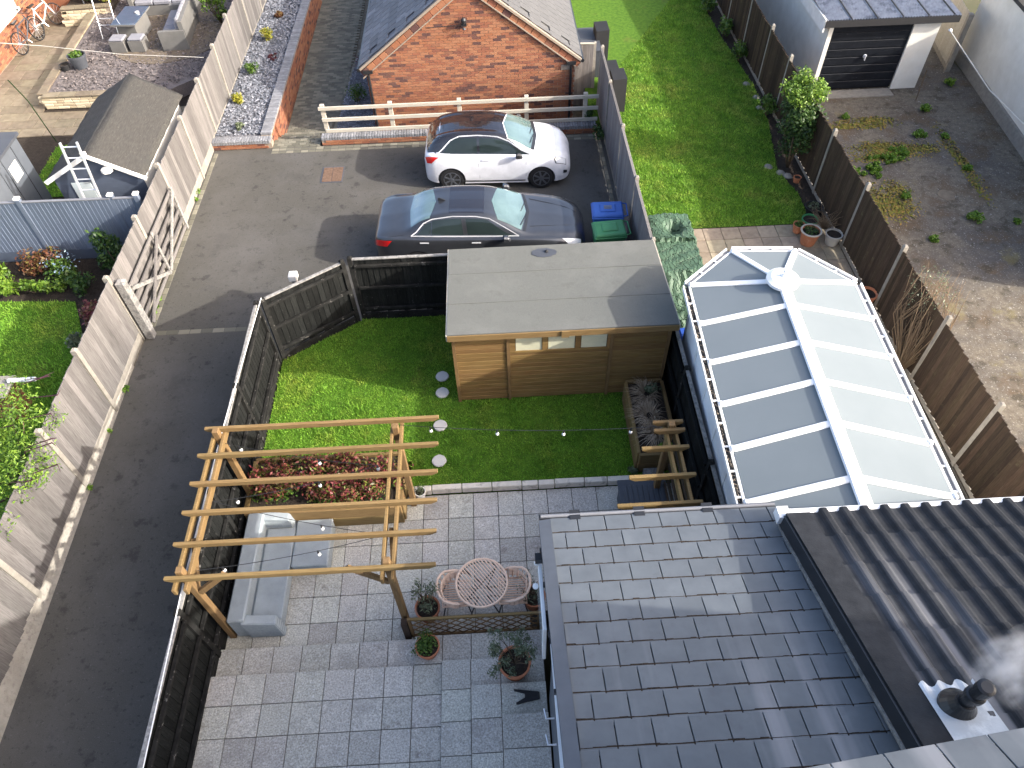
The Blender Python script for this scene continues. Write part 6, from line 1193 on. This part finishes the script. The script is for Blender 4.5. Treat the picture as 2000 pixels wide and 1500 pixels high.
# ---------------------------------------------------------------- house extension with slate roof
ex = thing('house_extension', 'single-storey extension with grey slate roof and dark wall', 'house', (4.8, -4.2, .3))
EX0, EX1, EY0, EY1 = 3.30, 6.40, -2.31, -7.0; EZ, ES = 3.08, .385
ez = lambda y: EZ+ES*(EY0-y)
MB().hexa([(3.42, EY1, -.2), (6.35, EY1, -.2), (6.35, -2.62, -.2), (3.42, -2.62, -.2)], [(3.42, EY1, ez(EY1)-.12), (6.35, EY1, ez(EY1)-.12), (6.35, -2.62, ez(-2.62)-.12), (3.42, -2.62, ez(-2.62)-.12)]).build('wall', 'wallgrey', ex)
rf = MB().hexa([(EX0+.03, EY0, EZ-.08), (EX1, EY0, EZ-.08), (EX1, EY1, ez(EY1)-.08), (EX0+.03, EY1, ez(EY1)-.08)], [(EX0+.03, EY0, EZ-.025), (EX1, EY0, EZ-.025), (EX1, EY1, ez(EY1)-.025), (EX0+.03, EY1, ez(EY1)-.025)]).build('roof', 'darkgrey', ex)
an = math.atan(ES); TW, TG = .358, .30; g = random.Random(30)
for r in range(16):
    y = EY0+.02-TG*math.cos(an)*(r+.5); x = EX0+.13-(TW*.5 if r % 2 else 0)-g.uniform(0, .03)
    while x < EX1-.02:
        a, b = max(x, EX0+.115), min(x+TW, EX1-.0)
        if b-a > .05:
            worn = False
            put('roof_tile', boxmesh('slateworn' if worn else 'slate', b-a-.012, TG*1.16, .022, .003, 'roof_tile'), rf, ((a+b)/2, y-.01, ez(y)+.004+g.uniform(-.001, .002)), (-an+.055, g.uniform(-.001, .001), g.uniform(-.003, .003)))
        x += TW
    if r:   # dark strips for moss and painted-in shade under the tail of each course
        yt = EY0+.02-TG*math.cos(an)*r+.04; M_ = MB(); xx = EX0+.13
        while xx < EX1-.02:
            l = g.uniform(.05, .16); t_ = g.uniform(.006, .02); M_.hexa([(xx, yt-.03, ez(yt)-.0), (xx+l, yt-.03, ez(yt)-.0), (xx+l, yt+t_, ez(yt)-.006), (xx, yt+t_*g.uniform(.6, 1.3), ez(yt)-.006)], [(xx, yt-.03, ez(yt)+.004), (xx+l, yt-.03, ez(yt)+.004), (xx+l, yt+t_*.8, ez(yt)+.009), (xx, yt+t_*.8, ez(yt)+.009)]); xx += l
        M_.build('moss_shade_line', 'soil', rf)
MB().hexa([(EX0-.03, EY0+.01, EZ-.10), (EX0+.12, EY0+.01, EZ-.06), (EX0+.12, EY1, ez(EY1)-.06), (EX0-.03, EY1, ez(EY1)-.10)], [(EX0-.03, EY0+.01, EZ+.02), (EX0+.12, EY0+.01, EZ+.045), (EX0+.12, EY1, ez(EY1)+.045), (EX0-.03, EY1, ez(EY1)+.02)]).build('verge', 'wallgrey', ex)
MB().tube([(EX0-.02, EY0+.07, EZ-.05), (EX1, EY0+.07, EZ-.05)], .062, 10).build('gutter', 'black', ex); MB().tube([(EX0, EY0+.075, EZ+.005), (EX1, EY0+.075, EZ+.005)], .024, 8).build('gutter_edge', 'greypaint', ex)
for x in (3.75, 4.6, 5.5): MB().box(x-.07, x+.07, EY0+.0, EY0+.14, EZ-.11, EZ+.025).build('gutter_joint', 'black', ex)
for y in (-2.75, -3.3, -4.0, -4.7): MB().box(3.25, 3.30, y-.02, y+.02, ez(y)-.16, ez(y)-.08).build('verge_clip', 'black', ex)
# window and door on the left wall
wn = thing('open_window', 'white casement window standing open under roof verge', 'window', (3.2, -3.0, 1.6))
MB().box(3.24, 3.29, -3.55, -2.62, 1.5, 2.55).build('sash', 'upvc', wn, bevel=.008); MB().box(3.235, 3.238, -3.47, -2.7, 1.6, 2.45).build('pane', 'windowpane', wn)
MB().lathe([(.0, -.01), (.04, 0), (.04, .03), (.0, .04)], (3.19, -2.9, 2.4), 10).build('handle', 'upvc', wn)
dw = thing('back_door', 'white back door edge with pale handles beside dark wall', 'door', (3.36, -4.6, .8)); MB().box(3.32, 3.37, -5.6, -3.9, .85, 2.85).build('leaf', 'wallgrey', dw); MB().box(3.30, 3.40, -5.65, -3.86, 2.85, 2.92).build('frame', 'upvc', dw)
for y in (-4.45, -4.75):
    MB().tube([(3.32, y, 2.0), (3.22, y, 2.0), (3.2, y+.12, 2.0)], .012, 7).build('handle', 'chrome', dw)
sl = thing('wall_light', 'small black wall light on corner of extension', 'lamp', (3.26, -2.62, 2.6)); MB().box(3.2, 3.30, -2.68, -2.58, 2.62, 2.74).build('housing', 'black', sl); MB().lathe([(.03, 0), (.035, .04), (.02, .07)], (3.22, -2.64, 2.53), 10).build('bulb', 'upvc', sl)
# ---------------------------------------------------------------- neighbouring extension with black profiled tiles
nb = thing('neighbour_extension', 'neighbouring extension with black profiled roof tiles and dark bargeboard', 'house', (8.5, -4.5, 0))
NX0, NX1, NY0, NY1, NZ, NS = 6.34, 11.0, -2.62, -8.0, 3.44, .42
nz = lambda y: NZ+NS*(NY0-y)
MB().hexa([(6.42, NY1, -.2), (10.9, NY1, -.2), (10.9, -2.85, -.2), (6.42, -2.85, -.2)], [(6.42, NY1, nz(NY1)-.15), (10.9, NY1, nz(NY1)-.15), (10.9, -2.85, nz(-2.85)-.15), (6.42, -2.85, nz(-2.85)-.15)]).build('wall', 'render', nb)
nrf = MB().hexa([(NX0+.05, NY0, NZ-.09), (NX1, NY0, NZ-.09), (NX1, NY1, nz(NY1)-.09), (NX0+.05, NY1, nz(NY1)-.09)], [(NX0+.05, NY0, NZ-.04), (NX1, NY0, NZ-.04), (NX1, NY1, nz(NY1)-.04), (NX0+.05, NY1, nz(NY1)-.04)]).build('roof', 'darkgrey', nb)
an = math.atan(NS); TW, TG = .26, .50
prof = [(-.13, .010), (-.115, .006), (-.06, .004), (-.02, .004), (.0, .016), (.018, .040), (.04, .048), (.085, .048), (.105, .042), (.12, .022), (.13, .010)]
def tilemesh(mat):
    M_ = MB(); L = TG*1.12
    for (a, za), (b, zb) in zip(prof[:-1], prof[1:]): M_.hexa([(a, -L/2, za-.012), (b, -L/2, zb-.012), (b, L/2, zb-.012), (a, L/2, za-.012)], [(a, -L/2, za), (b, -L/2, zb), (b, L/2, zb), (a, L/2, za)])
    me = M_.mesh('roof_tile', mat)[0]; bm = bmesh.new(); bm.from_mesh(me); bmesh.ops.remove_doubles(bm, verts=bm.verts, dist=.0004); bm.to_mesh(me); bm.free(); return me
T1, T2 = tilemesh('pantile'), tilemesh('pantileworn')
for r in range(10):
    y = NY0+.04-TG*math.cos(an)*(r+.5)
    for c in range(17):
        x = NX0+.30+.13+TW*c
        worn = (c < 4 and 1 <= r <= 8)
        put('roof_tile', T2 if worn else T1, nrf, (x, y, nz(y)+.0), (-an+.04, 0, random.uniform(-.003, .003)))
MB().hexa([(NX0, NY0+.02, NZ-.14), (NX0+.30, NY0+.02, NZ-.0), (NX0+.30, NY1, nz(NY1)-.0), (NX0, NY1, nz(NY1)-.14)], [(NX0, NY0+.02, NZ+.055), (NX0+.30, NY0+.02, NZ+.05), (NX0+.30, NY1, nz(NY1)+.05), (NX0, NY1, nz(NY1)+.055)]).build('verge_tile', 'pantile', nb)
MB().hexa([(NX0-.03, NY0+.0, NZ-.20), (NX0-.005, NY0, NZ-.20), (NX0-.005, NY1, nz(NY1)-.20), (NX0-.03, NY1, nz(NY1)-.20)], [(NX0-.03, NY0, NZ+.03), (NX0-.005, NY0, NZ+.03), (NX0-.005, NY1, nz(NY1)+.03), (NX0-.03, NY1, nz(NY1)+.03)]).build('bargeboard', 'black', nb)
MB().hexa([(NX0-.045, NY0+.0, NZ-.26), (NX0-.0, NY0, NZ-.26), (NX0-.0, NY1, nz(NY1)-.26), (NX0-.045, NY1, nz(NY1)-.26)], [(NX0-.045, NY0, NZ-.203), (NX0, NY0, NZ-.203), (NX0, NY1, nz(NY1)-.203), (NX0-.045, NY1, nz(NY1)-.203)]).build('batten', 'wornwood', nb)
MB().tube([(NX0-.05, NY0+.07, NZ-.05), (NX1, NY0+.07, NZ-.05)], .06, 10).build('gutter', 'upvc', nb); MB().box(NX0-.08, NX0+.06, NY0-.02, NY0+.14, NZ-.14, NZ+.02).build('gutter_end', 'upvc', nb)
# flue with flashing and steam
fl = thing('boiler_flue', 'black boiler flue pipe on pale metal flashing', 'flue', (7.05, -5.0, 4.5))
FX, FY = 6.84, -5.24; fz = nz(FY)
M_ = MB(); nx = 22
for i in range(nx):
    for j in range(12):
        q = lambda a, b: (6.62+.52*a/nx, FY+.24+.03*math.sin(a*.9)*(b == 0)-.86*b/12, nz(FY+.24-.86*b/12)+.062+.012*math.sin(a*1.15)*max(0, 1-b/5))
        M_.face([q(i, j), q(i+1, j), q(i+1, j+1), q(i, j+1)])
o = M_.build('flashing', 'lead', fl, smooth=True)
MB().lathe([(.17, 0), (.165, .03), (.12, .10), (.085, .17), (.08, .2)], (FX, FY, fz+.04), 24).build('flashing_cone', 'black', fl, smooth=False)
MB().tube([(FX, FY, fz+.12), (FX, FY, fz+.52)], .062, 18).build('pipe', 'black', fl); MB().lathe([(.066, 0), (.085, .01), (.085, .06), (.066, .07)], (FX, FY, fz+.36), 20).build('collar', 'black', fl); MB().lathe([(.05, 0), (.075, .01), (.075, .09), (.05, .1)], (FX, FY, fz+.52), 18).build('terminal', 'black', fl)
# ---------------------------------------------------------------- main house at our back
mh_ = thing('main_house', 'corner of higher grey slate roof at the bottom right', 'house', (5, -9, 0))
HX0, HX1, HZ, HS = 3.3, 8.2, 6.9, .62
hy = lambda x: -6.14+.108*(x-4.7)
def HP(x, d, z=0): return Vector((x-.108*d*-1*0, hy(x)-d, HZ+HS*d+z))
MB().hexa([(HX0+.3, -13, -.2), (HX1-.3, -13, -.2), (HX1-.3, hy(HX1)-.35, -.2), (HX0+.3, hy(HX0)-.35, -.2)], [(HX0+.3, -13, HZ-.1), (HX1-.3, -13, HZ-.1), (HX1-.3, hy(HX1)-.35, HZ-.1), (HX0+.3, hy(HX0)-.35, HZ-.1)]).build('wall', 'render', mh_)
hr = MB().hexa([HP(HX0, 0, -.08), HP(HX1, 0, -.08), HP(HX1, 3.2, -.08), HP(HX0, 3.2, -.08)], [HP(HX0, 0, -.02), HP(HX1, 0, -.02), HP(HX1, 3.2, -.02), HP(HX0, 3.2, -.02)]).build('roof', 'darkgrey', mh_)
MB().hexa([HP(HX0, 6.4, -3.98), HP(HX1, 6.4, -3.98), HP(HX1, 3.2, -.08), HP(HX0, 3.2, -.08)], [HP(HX0, 6.4, -3.92), HP(HX1, 6.4, -3.92), HP(HX1, 3.2, -.02), HP(HX0, 3.2, -.02)]).build('roof', 'slate', mh_)
an = math.atan(HS); rz = math.atan(.108)
for r in range(4):
    d = .02+.26*math.cos(an)*(r+.5)-.05; x = 3.4+(.16 if r % 2 else 0)
    while x < 8:
        put('roof_tile', boxmesh('slate', .318, .31, .014, .003, 'roof_tile'), hr, HP(x+.16, d, .006), (-an+.04, 0, rz)); x += .325
MB().beam(Vector((HX0, hy(HX0)+.03, HZ-.14)), Vector((HX1, hy(HX1)+.03, HZ-.14)), .03, .16).build('fascia', 'upvc', mh_)
nh2 = thing('added_shadow_house', 'unseen house block added out of frame to shade the slate roof', 'house', (11, -9, 0))  # unseen block, added out of frame to cast the shadow across the slate roof
MB().hexa([(9.0, -13, -.2), (15, -13, -.2), (15, -6.6, -.2), (9.0, -5.75, -.2)], [(9.0, -13, 6.5), (15, -13, 6.5), (15, -6.6, 6.5), (9.0, -5.75, 6.5)]).build('wall', 'render', nh2)
MB().hexa([(8.7, -5.38, 6.5), (15.3, -6.32, 6.5), (15.3, -9.4, 8.4), (8.7, -9.4, 8.4)], [(8.7, -5.38, 6.58), (15.3, -6.32, 6.58), (15.3, -9.4, 8.48), (8.7, -9.4, 8.48)]).build('roof', 'slateworn', nh2)
MB().hexa([(8.7, -13.4, 6.5), (15.3, -13.4, 6.5), (15.3, -9.4, 8.4), (8.7, -9.4, 8.4)], [(8.7, -13.4, 6.58), (15.3, -13.4, 6.58), (15.3, -9.4, 8.48), (8.7, -9.4, 8.48)]).build('roof', 'slateworn', nh2)
# steam from the flue
st = MB(); bm = bmesh.new(); bmesh.ops.create_icosphere(bm, subdivisions=3, radius=1)
for v in bm.verts: v.co = v.co*(1+.18*math.sin(5*v.co.x+3*v.co.z)*math.cos(4*v.co.y))
me = bpy.data.meshes.new('steam'); bm.to_mesh(me); bm.free()
mt = bpy.data.materials.new('steam'); mt.use_nodes = True; n = mt.node_tree.nodes; L = mt.node_tree.links; n.remove(n['Principled BSDF'])
pv = n.new('ShaderNodeVolumePrincipled'); pv.inputs['Color'].default_value = (.95, .95, .95, 1); tc = n.new('ShaderNodeTexCoord'); gd = n.new('ShaderNodeTexGradient'); gd.gradient_type = 'SPHERICAL'; L.new(tc.outputs['Object'], gd.inputs[0])
nz_ = n.new('ShaderNodeTexNoise'); nz_.inputs['Scale'].default_value = 2.4; nz_.inputs['Detail'].default_value = 5; L.new(tc.outputs['Object'], nz_.inputs[0])
m1 = n.new('ShaderNodeMath'); m1.operation = 'MULTIPLY'; L.new(gd.outputs['Fac'], m1.inputs[0]); mr = n.new('ShaderNodeMapRange'); mr.inputs['From Min'].default_value = .42; mr.inputs['From Max'].default_value = .7; L.new(nz_.outputs['Fac'], mr.inputs[0]); L.new(mr.outputs[0], m1.inputs[1])
m2 = n.new('ShaderNodeMath'); m2.operation = 'MULTIPLY'; m2.inputs[1].default_value = 13; L.new(m1.outputs[0], m2.inputs[0]); L.new(m2.outputs[0], pv.inputs['Density']); L.new(pv.outputs[0], n['Material Output'].inputs['Volume'])
me.materials.append(mt); so_ = obj('steam', me, None, (FX+.36, FY+.16, fz+.62), (0, R(-35), R(20))); so_.scale = (.5, .32, .27); stuff(so_, 'puff of pale steam drifting from the black flue', 'steam')
